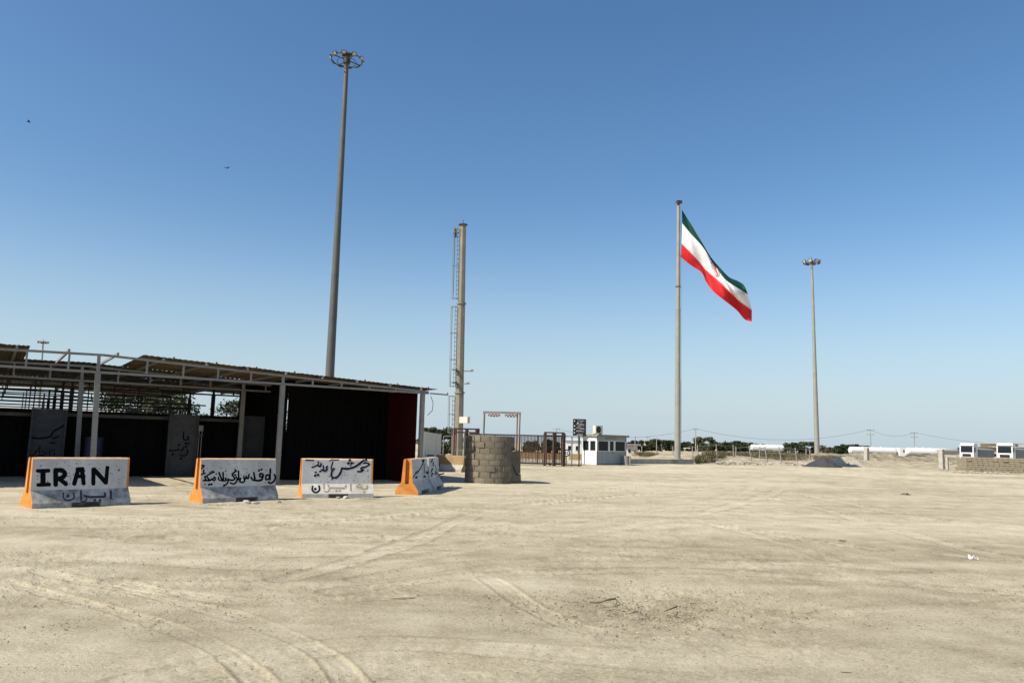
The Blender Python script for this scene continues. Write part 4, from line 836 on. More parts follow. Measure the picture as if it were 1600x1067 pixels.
# ------------------------------------------------------------------ flagpole and flag
YF = 74.0
fb = gnd(984, 724.5); fe = Vector((math.cos(R(42)), math.sin(R(42)), 0)); fn = Vector((-fe.y, fe.x, 0))
pli = thing('plinth', 'long low concrete plinth under the flagpole with dark shaded front', 'plinth', fb); Lp = plan_hit(1084, 700, fb, fe)
poly = [fb, fb + fe * Lp, fb + fe * (Lp - .1) + fn * 2.2, fb + fn * 2.2 + fe * .1]
MB().prism([Vector((p.x, p.y, -.02)) for p in poly], (0, 0, 0), (0, 0, .40)).build('base_slab', m_conc, pli, fix=True)
poly2 = [p.lerp(sum(poly, Vector()) / 4, .03) for p in poly]
MB().prism([Vector((p.x, p.y, .382)) for p in poly2], (0, 0, 0), (0, 0, .07)).build('cap_slab', m_conc, pli, fix=True)
a = at(1058.6, 712, YF + 1.6); b = at(1060.2, 322, YF + 1.6); dv = b - a; base = a - dv * ((a.z - .452) / dv.z); a = base; dv = b - a
fp = thing('flagpole', 'tall pale grey flagpole with stepped sections on the concrete plinth', 'flagpole', base)
sg = [(0, .30, .30, .285), (.30, .58, .265, .245), (.58, .80, .225, .205), (.80, 1.0, .185, .165)]
for f0, f1, r0, r1 in sg: MB().tube(a + dv * f0, a + dv * f1, r0, r1, 16).build('pole_section', m_pole, fp)
for f in (.30, .58, .80): MB().tube(a + dv * f - Vector((0, 0, .05)), a + dv * f + Vector((0, 0, .06)), .29 if f < .4 else .26 if f < .7 else .215, None, 16).build('collar', m_pole, fp)
MB().tube(base, base + Vector((0, 0, .08)), .5, .5, 16).build('base_plate', m_pole, fp)
tp = MB(); tp.tube(b, b + Vector((0, 0, .25)), .10, .14, 10); tp.build('truck_cap', m_darksteel, fp)
MB().box(b + Vector((.05, 0, .40)), (.52, .42, .26), rz=.3).build('beacon', m_darksteel, fp)
MB().tube(b + Vector((0, 0, .25)), b + Vector((0, 0, .30)), .22, .22, 12).build('beacon_ring', m_pole, fp)
MB().path([a + dv * .98 + Vector((.26, -.1, 0)), a + dv * .67 + Vector((.34, -.1, 0)), a + dv * .06 + Vector((.34, -.1, 0))], .012).build('halyard', m_steel, fp)
MB().ring(a + dv * .672, .27, .03, 16, 6).build('halyard_ring', m_darksteel, fp)

def flag():
    Z = 5.475; O = (1060, 315)
    def curve(pts):
        s_ = [tuple((O[0] + x / Z, O[1] + y / Z)) for x, y in pts]; c = np.array(smooth2(s_, 10)); L = np.concatenate([[0], np.cumsum(np.hypot(*(c[1:] - c[:-1]).T))]); return c, L / L[-1]
    top = curve([(30, 70), (110, 198), (200, 348), (280, 478), (350, 560), (432, 645), (505, 678), (560, 715), (592, 782)])
    gw = curve([(33, 190), (110, 282), (205, 385), (280, 500), (340, 590), (400, 668), (450, 705), (520, 748), (594, 792)])
    wr = curve([(27, 355), (100, 428), (180, 518), (240, 588), (340, 670), (430, 760), (510, 840), (580, 890), (628, 925)])
    bot = curve([(20, 475), (100, 540), (200, 610), (240, 690), (300, 770), (400, 850), (500, 930), (565, 1005), (628, 1028)])
    N = 72
    def smp(c, s_): return np.array([np.interp(s_, c[1], c[0][:, 0]), np.interp(s_, c[1], c[0][:, 1])])
    rows = []                                  # (lower curve, upper curve, t, material)
    spec = [(top, gw, [0, .2, .4, .6, .8, .9, 1.0], 0), (gw, wr, [.06, .25, .5, .75, .94, 1.0], 1), (wr, bot, [.10, .3, .5, .7, .85, 1.0], 2)]
    px = []; mats_row = []; tt = []
    for ci, (c1, c2, ts, mi) in enumerate(spec):
        for t in ts: px.append((c1, c2, t)); tt.append((ci + t) / 3); mats_row.append(mi)
    nr = len(px); V = np.zeros((nr, N + 1, 3)); PXY = np.zeros((nr, N + 1, 2)); UV = np.zeros((nr, N + 1, 2))
    for i, (c1, c2, t) in enumerate(px):
        for j in range(N + 1):
            s_ = j / N; p = smp(c1, s_) * (1 - t) + smp(c2, s_) * t; h = tt[i]
            y = YF + 1.6 - .05 - 1.6 * s_ + s_ ** .6 * (.85 * math.sin(9.5 * s_ + 4.2 * h + 1.5) + .5 * math.sin(16 * s_ - 7.0 * h + 1.0)) + .5 * s_ * math.sin(3.3 * h + 1.2 + 3.5 * s_) + (1.1 * math.exp(-((s_ - .93) / .13) ** 2) * max(0, .42 - h) * 2.2)
            P_ = at(p[0], p[1], y); V[i, j] = P_; PXY[i, j] = p; UV[i, j] = (s_, h)
    F = []; mi = []
    for i in range(nr - 1):
        for j in range(N):
            F.append((i * (N + 1) + j, i * (N + 1) + j + 1, (i + 1) * (N + 1) + j + 1, (i + 1) * (N + 1) + j))
            k = i + 1; m_ = mats_row[k]
            h = (tt[i] + tt[k]) / 2
            mi.append(m_)
    org = Vector(V[0, 0]); me = bpy.data.meshes.new('cloth'); me.from_pydata([tuple(Vector(v) - org) for v in V.reshape(-1, 3)], [], F)
    uvl = me.uv_layers.new(name='UVMap'); fl = UV.reshape(-1, 2)
    for lp in me.loops: uvl.data[lp.index].uv = fl[lp.vertex_index]
    def cloth(name, col, pat=None):
        m = bpy.data.materials.new(name); m.use_nodes = True; t = m.node_tree; b_2 = t.nodes['Principled BSDF']; b_2.inputs['Roughness'].default_value = .7; b_2.inputs['Specular IOR Level'].default_value = .2
        uv = t.nodes.new('ShaderNodeUVMap'); src = t.nodes.new('ShaderNodeRGB'); src.outputs[0].default_value = (*col, 1); out = src.outputs[0]
        sp_ = t.nodes.new('ShaderNodeSeparateXYZ'); t.links.new(uv.outputs[0], sp_.inputs[0])
        if pat:
            def mt_(op, a_, b_=None):
                n = t.nodes.new('ShaderNodeMath'); n.operation = op
                for i_, v_ in enumerate((a_, b_)):
                    if v_ is None: continue
                    if isinstance(v_, (int, float)): n.inputs[i_].default_value = v_
                    else: t.links.new(v_, n.inputs[i_])
                return n.outputs[0]
            lo_, hi_, tcol = pat; inb = mt_('MULTIPLY', mt_('GREATER_THAN', sp_.outputs[1], lo_), mt_('LESS_THAN', sp_.outputs[1], hi_))
            q1 = mt_('GREATER_THAN', mt_('SINE', mt_('MULTIPLY', sp_.outputs[0], 6.283 * 55)), -.1)
            mid_ = (lo_ + hi_) / 2; q2 = mt_('GREATER_THAN', mt_('SINE', mt_('ADD', mt_('MULTIPLY', sp_.outputs[0], 6.283 * 110), mt_('MULTIPLY', sp_.outputs[1], 300))), .1)
            fac = mt_('MULTIPLY', inb, mt_('MAXIMUM', mt_('MULTIPLY', q1, q2), mt_('MULTIPLY', q1, .2)))
            mx = t.nodes.new('ShaderNodeMixRGB'); mx.inputs[2].default_value = (*tcol, 1); t.links.new(fac, mx.inputs[0]); t.links.new(out, mx.inputs[1]); out = mx.outputs[0]
        t.links.new(out, b_2.inputs['Base Color'])
        tr = t.nodes.new('ShaderNodeBsdfTranslucent'); t.links.new(out, tr.inputs[0]); ms = t.nodes.new('ShaderNodeMixShader'); ms.inputs[0].default_value = .16
        t.links.new(b_2.outputs[0], ms.inputs[1]); t.links.new(tr.outputs[0], ms.inputs[2]); t.links.new(ms.outputs[0], t.nodes['Material Output'].inputs[0])
        wv = t.nodes.new('ShaderNodeTexNoise'); wv.inputs['Scale'].default_value = 0.9; wv.inputs['Detail'].default_value = 1; bp = t.nodes.new('ShaderNodeBump'); bp.inputs['Strength'].default_value = .35; bp.inputs['Distance'].default_value = .25
        tc = t.nodes.new('ShaderNodeTexCoord'); t.links.new(tc.outputs['Object'], wv.inputs[0]); t.links.new(wv.outputs[0], bp.inputs['Height']); t.links.new(bp.outputs[0], b_2.inputs['Normal'])
        return m
    for m in (cloth('green_flag_cloth', (.004, .050, .030), (.312, .331, (.55, .6, .58))), cloth('white_flag_cloth', (.80, .80, .80)), cloth('red_flag_cloth', (.58, .018, .022), (.672, .694, (.75, .6, .6)))): me.materials.append(m)
    me.polygons.foreach_set('material_index', mi); me.polygons.foreach_set('use_smooth', [True] * len(F)); me.update()
    t = thing('flag', 'green white and red national flag drooping from the tall flagpole in light wind', 'flag', org); link('cloth', me, t)
    flat = PXY.reshape(-1, 2); VF = V.reshape(-1, 3)
    def proj(x, y, off):
        k = np.argmin((flat[:, 0] - x) ** 2 + (flat[:, 1] - y) ** 2); return at(x, y, VF[k, 1] - .05 - off)
    letters('emblem', [([(282, 518), (285, 560), (312, 612), (330, 635)], 9), ([(296, 530), (304, 570), (326, 612)], 9), ([(310, 545), (322, 580), (345, 625)], 9), ([(326, 560), (340, 590), (352, 628)], 8), ([(318, 630), (335, 640), (352, 632)], 14), ([(300, 520), (318, 560), (338, 640)], 7)], (1060, 315), 5.475, proj, m_emblem, t, .5)
    MB().path([Vector(V[0, 0]), b + Vector((.2, -.1, -.1))], .012).build('hoist_rope', m_steel, t)
flag()

# ------------------------------------------------------------------ block turret (round guard post)
TC = plan(766.5, 31.75); turret = thing('block_turret', 'round guard turret of grey cement blocks with cracked plaster on its right', 'guard post', TC)
Rt = 0.985; ncs = 8; bh = 1.88 / ncs; nb_ = 15
def blockmesh(r, L, h, t=.17, seed=0):
    rnd = random.Random(seed); half = L / (2 * r); vs = []; n = 3
    for z in (0, h):
        for rad in (r, r - t):
            for i in range(n + 1):
                a_ = -half + 2 * half * i / n; vs.append((rad * math.sin(a_) + 0, -rad * math.cos(a_), z + rnd.uniform(-.004, .004)))
    k = n + 1; fs = []
    for i in range(n): fs += [(i, i + 1, 2 * k + i + 1, 2 * k + i), (k + i + 1, k + i, 3 * k + i, 3 * k + i + 1), (2 * k + i, 2 * k + i + 1, 3 * k + i + 1, 3 * k + i), (i + 1, i, k + i, k + i + 1)]
    fs += [(0, 2 * k, 3 * k, k), (n, k + n, 3 * k + n, 2 * k + n)]
    mb = MB(); mb.raw(vs, fs); return mb
bms = [blockmesh(Rt, 2 * math.pi * Rt / nb_ - .016, bh - .014, seed=q).mesh('block', mm) for q, mm in enumerate((m_block, m_blockb, m_block, m_blockb))]
for c in range(ncs):
    scl = 1.0 + .035 * (1 - c / ncs)
    for k in range(nb_):
        a_ = 2 * math.pi * (k + (.5 if c % 2 else 0) + random.uniform(-.06, .06)) / nb_
        ang_ = math.degrees(a_) % 360
        if c == 7 and 55 < ang_ < 140: continue
        if c == 5 and 316 < ang_ < 330: pass
        jr = random.uniform(-.03, .018)
        Mx = Matrix.Translation((0, 0, c * bh + random.uniform(-.004, .004))) @ Matrix.Rotation(a_, 4, 'Z') @ Matrix.Translation((random.uniform(-.004, .004), -jr, 0)) @ Matrix.Rotation(random.uniform(-.035, .035), 4, 'Z') @ Matrix.Diagonal((scl, scl, 1, 1))
        link('block', random.choice(bms), turret, local=Mx)
core = MB(); core.tube(TC + Vector((0, 0, -.02)), TC + Vector((0, 0, 1.86)), Rt * 1.02 - .020, Rt - .022, 30, caps=False); core.tube(TC + Vector((0, 0, 0)), TC + Vector((0, 0, 1.86)), Rt - .16, Rt - .16, 24, caps=False)
n = 30; core.build('mortar_core', m_mortar, turret)
a_ = R(-38); e = Vector((math.sin(a_), -math.cos(a_), 0)); hp = at(743.5, 701, 31.2).z
MB().box(TC + e * (Rt + .005) + Vector((0, 0, hp)), (.10, .05, .23), rz=a_).build('loophole', m_blacksign, turret)
def slab(a0, a1, r0, r1, top, bot, name, mat, n=10):
    mb = MB(); vs = []
    for i in range(n + 1):
        aa = R(a0 + (a1 - a0) * i / n); zt2 = top(i / n); zb2 = bot(i / n)
        for r, z in ((r1, zb2), (r1, zt2), (r0, zt2), (r0, zb2)): vs.append(TC + Vector((r * math.sin(aa), -r * math.cos(aa), z)))
    fs = []
    for i in range(n):
        for q_ in range(4): fs.append((4 * i + q_, 4 * i + (q_ + 1) % 4, 4 * i + 4 + (q_ + 1) % 4, 4 * i + 4 + q_))
    fs += [(0, 3, 2, 1), (4 * n, 4 * n + 1, 4 * n + 2, 4 * n + 3)]
    mb.raw(vs, fs); return mb.build(name, mat, turret, fix=True)
def plate(poly, y0, slope, dep, name, mat):
    mb = MB(); f = [TC + Vector((x, y0 + slope * x, z)) for x, z in poly]; mb.prism(f, (0, 0, 0), (0.0, dep, 0)); return mb.build(name, mat, turret, fix=True)
slab(38, 118, Rt * 1.03 - .02, Rt + .028, lambda t: 1.26 + .5 * (1 - t) * .5 + .05 * math.sin(14 * t), lambda t: -.02, 'plaster_coat', m_plaster, 16)
plate([(.855, 1.245), (1.235, 1.255), (1.25, .41), (1.12, .355), (1.02, .56), (.985, .66), (.90, .80), (.87, .93)], -1.02, .62, .75, 'plaster_slab', m_plaster)
plate([(.62, 1.21), (.80, 1.235), (.825, .92), (.86, .78), (.945, .645), (.98, .54), (1.085, .315), (1.265, .37), (1.285, -.02), (.62, -.02)], -1.03, .62, .62, 'plaster_slab', m_plaster)
plate([(.7, 1.18), (1.18, 1.2), (1.21, -.02), (.7, -.02)], -.86, .62, .4, 'plaster_core', m_mortar)
slab(56, 100, Rt - .02, Rt + .2, lambda t: 1.30 + .02 * math.sin(9 * t), lambda t: 1.27, 'ledge', m_blockb, 8)

# ------------------------------------------------------------------ trees, scrub
def tree(base, h, wd, label, name='tree', trunk=.25, nleaf=1500, seed=0, mat=None, leaf=.28, group=None, low=.12, cat='tree', dz=None):
    rnd = np.random.default_rng(seed); base = Vector(base); t = thing(name, label, cat, base, group); mb = MB(); th_ = h * trunk
    mb.tube(base + Vector((0, 0, -.1)), base + Vector((0, 0, th_)), .045 * h ** .8, .03 * h ** .8, 7)
    ends = []
    for k in range(6):
        a = k * 1.05 + rnd.random(); q_ = base + Vector((math.cos(a) * wd * .32, math.sin(a) * (dz or wd) * .3, h * (.5 + .3 * rnd.random()))); mb.tube(base + Vector((0, 0, th_ * .9)), q_, .02 * h ** .8, .008 * h ** .8, 5); ends.append(q_)
    mb.build('trunk', m_bark, t)
    ncl = 34; cl = []
    for k in range(ncl):
        a = rnd.random() * 6.28; rr = math.sqrt(rnd.random()); f = rnd.random(); z = h * (low + (1 - low) * (f ** .8)); lim = math.sqrt(max(.05, 1 - ((z / h - .5) / .56) ** 2))
        cl.append((rr * lim * math.cos(a) * wd * .45, rr * lim * math.sin(a) * (dz or wd) * .45, z * (.86 + .14 * rnd.random()), (.10 + .13 * rnd.random()) * min(wd, h * 1.1)))
    cl = np.array(cl); idx = rnd.integers(0, ncl, nleaf); d = rnd.normal(size=(nleaf, 3)); d /= np.linalg.norm(d, axis=1)[:, None]; rad = rnd.random(nleaf) ** .45
    P_ = cl[idx, :3] + d * (cl[idx, 3] * rad)[:, None] * np.array([1.15, 1.15, .8]); P_[:, 2] = np.clip(P_[:, 2], .05, h * 1.02)
    a1 = rnd.normal(size=(nleaf, 3)); a1 /= np.linalg.norm(a1, axis=1)[:, None]; a2 = np.cross(a1, rnd.normal(size=(nleaf, 3))); a2 /= np.linalg.norm(a2, axis=1)[:, None]; sz = leaf * (.6 + .8 * rnd.random((nleaf, 1)))
    V = np.stack([P_ - a1 * sz, P_ - a2 * sz * .55, P_ + a1 * sz, P_ + a2 * sz * .55], 1).reshape(-1, 3); F = np.arange(nleaf * 4).reshape(-1, 4)
    link('crown', np_mesh('crown', V, F, mat or m_leaf), t); return t
TG_ = 'dark green trees along the horizon'
def far_tree(px, py_top, w_px, Y, seed, label, nleaf=1500, mat=None):
    p = plan(px, Y); z = at(px, py_top, Y).z; k = Y / FPX; tree((p.x, p.y, 0), z * 1.04, w_px * k * 1.45, label, seed=seed, nleaf=nleaf * 3, leaf=.0011 * Y * 1.25, mat=mat, group=TG_, low=.03)
FT = [(997, 690, 34, 230, 'low dark tree just right of the guard booth'), (1022, 687.5, 40, 236, 'rounded dark tree midway between the booth and the flagpole'), (1045, 689.5, 34, 232, 'dark tree touching the left side of the flagpole base'), (1073, 691, 36, 232, 'low dark tree right of the flagpole and left of the power pole'),
      (1103, 685, 34, 228, 'tallest far tree, right of the wooden power pole'), (1127, 690.5, 34, 234, 'dark tree right of the tallest far one'), (1150, 691, 34, 230, 'flat topped dark tree left of the white tank'), (1174, 693, 36, 236, 'low dark tree rising behind the white tank'), (1194, 695.5, 22, 240, 'small dark tree behind the right end of the white tank'),
      (1236, 692.5, 32, 232, 'dark tree behind the small white cab'), (1257, 692, 36, 236, 'rounded dark tree left of the right floodlight mast'), (1307, 698, 26, 230, 'low dark tree right of the right floodlight mast'), (1328, 695, 36, 234, 'dark tree above the left tanker'), (1350, 698, 24, 236, 'dark tree behind the leaning concrete pillar')]
for k, (px, py, wp, Y, lab) in enumerate(FT): far_tree(px, py, wp, Y, 100 + k, lab, mat=m_leafpale if k % 3 == 1 else None)
far_tree(1286, 697, 12, 225, 140, 'thin grey bare bush between two dark far trees', 260, m_leafdry)
for k, (px, py, wp, Y, lab) in enumerate([(672, 668, 34, 95, 'dark tree behind the corrugated fence at the shelter end'), (696, 666, 34, 92, 'dark tree left of the ladder tower'), (712, 680, 26, 90, 'dense low tree behind the left gate frame'), (832, 690, 32, 120, 'dark tree seen through the gate bars'), (860, 688, 30, 125, 'dark tree seen between the right gate posts')]):
    p = plan(px, Y); tree((p.x, p.y, 0), at(px, py, Y).z, wp * Y / FPX, lab, seed=160 + k, nleaf=4500, leaf=.0011 * Y * 1.3, group='trees behind the gate', low=.03)
for k, (px, py, wp, Y, lab) in enumerate([(195, 607, 75, 52, 'wide leafy tree seen under the shelter roof, leftmost of three'), (262, 612, 70, 50, 'leafy tree seen under the shelter roof, middle of three'), (392, 620, 90, 54, 'dark tree seen under the shelter roof, nearest the maroon bay')]):
    p = plan(px, Y); tree((p.x, p.y, 0), at(px, py, Y).z, wp * Y / FPX * 1.3, lab, seed=180 + k, nleaf=5200, leaf=.10, mat=m_leafpale if k == 1 else None, group='trees behind the shelter', low=.2)
for k, (px, Yq) in enumerate([(20, 80), (60, 84), (110, 82), (150, 86), (325, 75), (345, 78)]):
    p = plan(px, Yq); tree((p.x, p.y, 0), 3.9 - .35 * (k % 3), 6, ['low hedge tree behind the bare frames at the left edge', 'low hedge tree under the small far mast', 'low hedge tree behind the bare frames above the brush written panel', 'low hedge tree behind the first shelter column', 'small tree in the bright gap under the roof', 'small right hand tree in the bright gap under the roof'][k], seed=200 + k, nleaf=2600, leaf=.13, group='trees behind the shelter')

# ------------------------------------------------------------------ far ground forms: berm, heaps, scrub, rubble
def ridge(name, x0, x1, y0, y1, hf, nx, ny, mat, seed):
    X, Y = np.meshgrid(np.linspace(x0, x1, nx), np.linspace(y0, y1, ny)); Z = hf(X, Y) - .05
    F = np.array([(i * nx + j, i * nx + j + 1, (i + 1) * nx + j + 1, (i + 1) * nx + j) for i in range(ny - 1) for j in range(nx - 1)])
    return link(name, np_mesh(name, np.stack([X.ravel(), Y.ravel(), Z.ravel()], 1), F, mat, True))
def bh_(X, Y):
    e = np.clip((X - 13) / 5, 0, 1) * np.clip((95 - X) / 8, 0, 1); f = np.exp(-((Y - 112) / 13) ** 2) * 1.0 + np.exp(-((Y - 92) / 6) ** 2) * .55
    return e * f * (1.0 + .22 * fbm(X * .12, Y * .12, 4, 5)) + e * .10 * fbm(X * .8, Y * .8, 3, 9) * np.clip(f * 2, 0, 1)
tag(ridge('sand_berm', 10, 100, 80, 150, bh_, 260, 90, m_berm, 1), None, None, None, 'structure')
def heap(px, py, wm, dm, hm, label, mat, seed, name='gravel_heap', rocks=0):
    c = gnd(px, py); n = 34; V = []; F = []
    xs = np.linspace(-1, 1, n); X, Y = np.meshgrid(xs, xs); rr = np.hypot(X, Y); Z = hm * np.clip(1 - rr ** 1.3, -.05, 1) * (1 + .45 * fbm(X * 1.9 + seed, Y * 1.9, 3, seed)) + hm * .06 * fbm(X * 9, Y * 9, 2, seed + 3) * (rr < 1) - .02
    V = np.stack([X.ravel() * wm / 2, Y.ravel() * dm / 2, Z.ravel()], 1); F = np.array([(i * n + j, i * n + j + 1, (i + 1) * n + j + 1, (i + 1) * n + j) for i in range(n - 1) for j in range(n - 1)])
    o = link(name, np_mesh(name, V, F, mat, True), loc=(c.x, c.y + dm / 2 * .6, 0)); return tag(o, label, 'heap')
heap(1292, 730, 3.9, 3.6, .95, 'dark grey gravel heap at the foot of the right floodlight mast', m_darkheap, 1)
heap(1330, 729, 6.8, 4, 1.15, 'pale stony heap right of the dark gravel heap', m_rubble, 2)
heap(1262, 728, 3.4, 3, .42, 'low pale heap left of the dark gravel heap', m_rubble, 3)
heap(1212, 727, 5.0, 3, .42, 'long low rubble heap below the leaning wire posts', m_rubble, 4)
heap(1150, 725, 4.2, 3, .38, 'low rubble heap right of the dry scrub', m_rubble, 5)
heap(848, 716, 3.6, 2.5, 1.0, 'pale sand heap seen through the gate bars', m_berm, 6)
P = []; Q = []
for k in range(1500):
    px = random.uniform(1120, 1345); py = random.gauss(724, 1.4) + (1.5 if px > 1240 else 0); g_ = gnd(px, py); P.append((g_.x, g_.y, random.uniform(0, .28))); Q.append(random.uniform(.03, .17) * (1.6 if random.random() < .06 else 1))
octs('rubble', P, Q, m_rubble, 21, .8, 'strewn broken concrete and stones below the sand berm')
P = []; Q = []
for k in range(700):
    px = random.uniform(1488, 1650); g_ = gnd(px, 738 + (px - 1488) * .022 + random.gauss(0, .7)); P.append((g_.x, g_.y, random.uniform(0, .10))); Q.append(random.uniform(.02, .13))
octs('rubble_strip', P, Q, m_rubble, 22, .7, 'broken blocks and dirt along the foot of the block wall')
def scrub(name, cells, label, mat, seed, n=3000, sz=.10):
    rnd = np.random.default_rng(seed); V = []
    for k in range(n):
        px0, py0, wp, Y, hgt = cells[rnd.integers(len(cells))]; p = plan(px0 + rnd.normal() * wp * .4, Y + rnd.normal() * 1.2); z = hgt * rnd.random() ** .8 + (0.0 if Y < 85 else .5); a = rnd.normal(size=3) * .5 + np.array([0, 0, 1.3]); a /= np.linalg.norm(a); b2 = np.cross(a, rnd.normal(size=3)); b2 /= np.linalg.norm(b2); s_ = sz * (.6 + .9 * rnd.random()); c = np.array((p.x, p.y, z))
        V += [c - a * s_ * 1.6, c - b2 * s_ * .3, c + a * s_ * 1.6, c + b2 * s_ * .3]
    o = link(name, np_mesh(name, np.array(V), np.arange(len(V)).reshape(-1, 4), mat)); return tag(o, label, 'scrub', None, 'stuff')
scrub('dry_scrub', [(1096, 720, 12, 84, .75), (1108, 720, 12, 86, .7), (1122, 720, 14, 90, .7), (1140, 718, 16, 94, .6), (1200, 716, 40, 94, .75), (1235, 716, 34, 93, .75), (1160, 716, 34, 95, .7), (1010, 716, 20, 96, .35), (1300, 716, 40, 97, .5)], 'dry grey green scrub growing on the slope behind the wire posts', m_leafdry, 4, 9000, .11)
scrub('weeds', [(1091, 724, 4, 79, .6), (1088, 724, 3, 80, .5)], 'dark low weeds at the right end of the plinth', m_leaf, 5, 500, .07)

# wire fence with leaning posts
WF = [(1082, 697, 1082.5, 722, 86), (1090, 695, 1091, 722, 86), (1119, 693.5, 1121, 721, 87), (1145.5, 694.5, 1147, 718, 90), (1150, 698, 1150, 718, 92), (1170.5, 696, 1174.5, 721, 87), (1187, 698, 1187, 720, 92), (1195, 697.5, 1199.5, 721, 87), (1217, 698, 1222, 721, 87), (1242.5, 699, 1246, 722, 86), (1259.5, 700, 1259.5, 715, 92), (1265.5, 702, 1266, 716, 92)]
wf = thing('wire_fence', 'old wire fence with thin leaning posts in front of the sand berm', 'fence', plan(1170, 87))
tops = []
for xa, ya, xb, yb, Y in WF:
    a = at(xa, ya, Y); b2 = at(xb, yb, Y); b2.z = min(b2.z, .1); MB().beam(b2 - Vector((0, 0, .2)), a, .085).build('post', m_woodgrey, wf); tops.append((a, b2))
tops.sort(key=lambda q_: q_[0].x)
for f in (.35, .62, .92):
    mb = MB()
    for (a, b2), (c, d) in zip(tops[:-1], tops[1:]): mb.tube(b2.lerp(a, f), d.lerp(c, f), .016, .016, 4)
    mb.build('wire', m_steel, wf)
wf2 = thing('wire_fence', 'short run of thin upright fence posts right of the guard booth', 'fence', plan(1010, 100))
for px, pt in ((992.5, 681), (1026, 684), (1051.5, 697), (1003, 697)):
    a = at(px, pt, 100); MB().beam((a.x, a.y, 0), a, .08).build('post', m_woodgrey, wf2)

# ------------------------------------------------------------------ right side: pillars, block wall, embankment
PG = 'bare concrete gate pillars'
def pillar(px, py, ptop, wd, label, lean=0.0):
    g_ = gnd(px, py); g_.z = 0; Y = g_.y; z = at(px, ptop, Y).z; t = thing('concrete_pillar', label, 'pillar', g_, PG)
    mb = MB(); mb.beam(g_ - Vector((0, 0, .05)), g_ + Vector((lean, 0, z)), wd, wd * .95); mb.build('shaft', m_conc, t); MB().box(g_ + Vector((0, 0, .04)), (wd * 2.2, wd * 1.8, .12)).build('footing', m_rubble, t)
pillar(1354, 727, 699.5, .46, 'leaning bare concrete pillar in front of the left tanker', .05); pillar(1472, 734.3, 702, .42, 'square bare concrete pillar left of the block wall'); pillar(1480.5, 735.5, 714, .2, 'short thin concrete stub right beside the square pillar')
wa = gnd(1489, 737.0); wa.z = 0; wb_ = gnd(1604, 741.0); wb_.z = 0; wd_ = (wb_ - wa).normalized(); wn = Vector((-wd_.y, wd_.x, 0)); wl = 11.5
bw = thing('block_wall', 'low weathered cement block wall with ragged left end at the right edge', 'wall', wa)
bme = [MB().box((0, 0, 0), (.392, .19 + .03 * q_, .155)).mesh('block', mm) for q_, mm in enumerate((m_wallb, m_wallb, m_wallb))]; nco = 8
rzw = math.atan2(wd_.y, wd_.x)
for c in range(nco):
    x = .21 + (.2 if c % 2 else 0) + max(0, (c - 4)) * .16 + (c in (2, 3)) * .18
    while x < wl:
        if not (c == nco - 1 and random.random() < .12): link('block', random.choice(bme), bw, local=Matrix.Translation(wd_ * x + Vector((0, 0, .085 + c * .181 - .03)) + wn * (random.uniform(-.02, .02) + (.03 if c % 2 else 0))) @ Matrix.Rotation(rzw + random.uniform(-.03, .03), 4, 'Z'))
        x += .405
MB().box(wa + wd_ * (wl / 2 + .5) + Vector((0, 0, .64)), (wl - 1.2, .12, 1.27), rz=rzw).build('mortar_core', m_mortar, bw)
def eb(X, Y):
    e = np.clip((X - 40) / 2, 0, 1) * np.clip((72 - X) / 2, 0, 1); return e * np.exp(-(np.abs(Y - 106) / 4.2) ** 3.2) * (1.30 + .2 * fbm(X * .35, Y * .35, 4, 31)) + .13 * fbm(X * 1.3, Y * 1.3, 3, 44) * e
tag(ridge('embankment', 38, 76, 96, 118, eb, 240, 80, m_bank, 2), None, None, None, 'structure')
# fallen planks in the embankment opening
for k, (xa, xb, y, lab) in enumerate(((1370, 1398, 723.5, 'dark broken slab at the foot of the embankment, left one'), (1408, 1441, 724.5, 'dark broken slab at the foot of the embankment, right one'))):
    a, b2 = gnd(xa, y + 1), gnd(xb, y + 1); a.z = b2.z = .1; tag(MB().beam(a, b2, .5, .12).build('broken_slab', m_darksteel, None, a), lab, 'slab')

# ------------------------------------------------------------------ tankers and lorries
def wheel(p, r, par, ax=Vector((0, 1, 0))):
    o = MB().tube(p - ax * .14, p + ax * .14, r, r, 16).build('wheel', m_tyre, par); MB().tube(p - ax * .15, p + ax * .15, r * .5, r * .5, 10).build('rim', m_steel, o)
def tanker(pxa, pxb, Y, label, facing=1, cab=True):
    a = plan(pxa, Y); b2 = plan(pxb, Y); t = thing('tanker_lorry', label, 'tanker', (a + b2) / 2, 'white tankers parked beyond the sand berm'); L = (b2 - a).length; z = 2.1; r = 1.0
    mb = MB(); mb.tube(a + Vector((.35, 0, z)), b2 + Vector((-.35, 0, z)), r, r, 18, caps=False); mb.tube(a + Vector((.35, 0, z)), a + Vector((0, 0, z)), r, r * .75, 18); mb.tube(b2 + Vector((-.35, 0, z)), b2 + Vector((0, 0, z)), r, r * .75, 18); mb.build('tank', m_truck, t)
    for f in (.3, .5, .7): c = a.lerp(b2, f); MB().tube(c + Vector((0, 0, z + r - .02)), c + Vector((0, 0, z + r + .14)), .3, .3, 12).build('manhole', m_truck, t)
    MB().box((a + b2) / 2 + Vector((0, 0, .95)), (L, .9, .22)).build('chassis', m_darksteel, t)
    for f in (.06, .14, .22):
        for s_ in (-1, 1): wheel(a.lerp(b2, f if facing > 0 else 1 - f) + Vector((0, s_ * .95, .5)), .5, t)
    MB().box((a + b2) / 2 + Vector((0, -1.02, 1.5)), (L * .25, .02, .14)).build('stripe', m_darksteel, t)
    if cab:
        c = (b2 if facing > 0 else a) + Vector((facing * 1.7, 0, 0)); cabin(c, 0 if facing > 0 else math.pi, t)
    return t
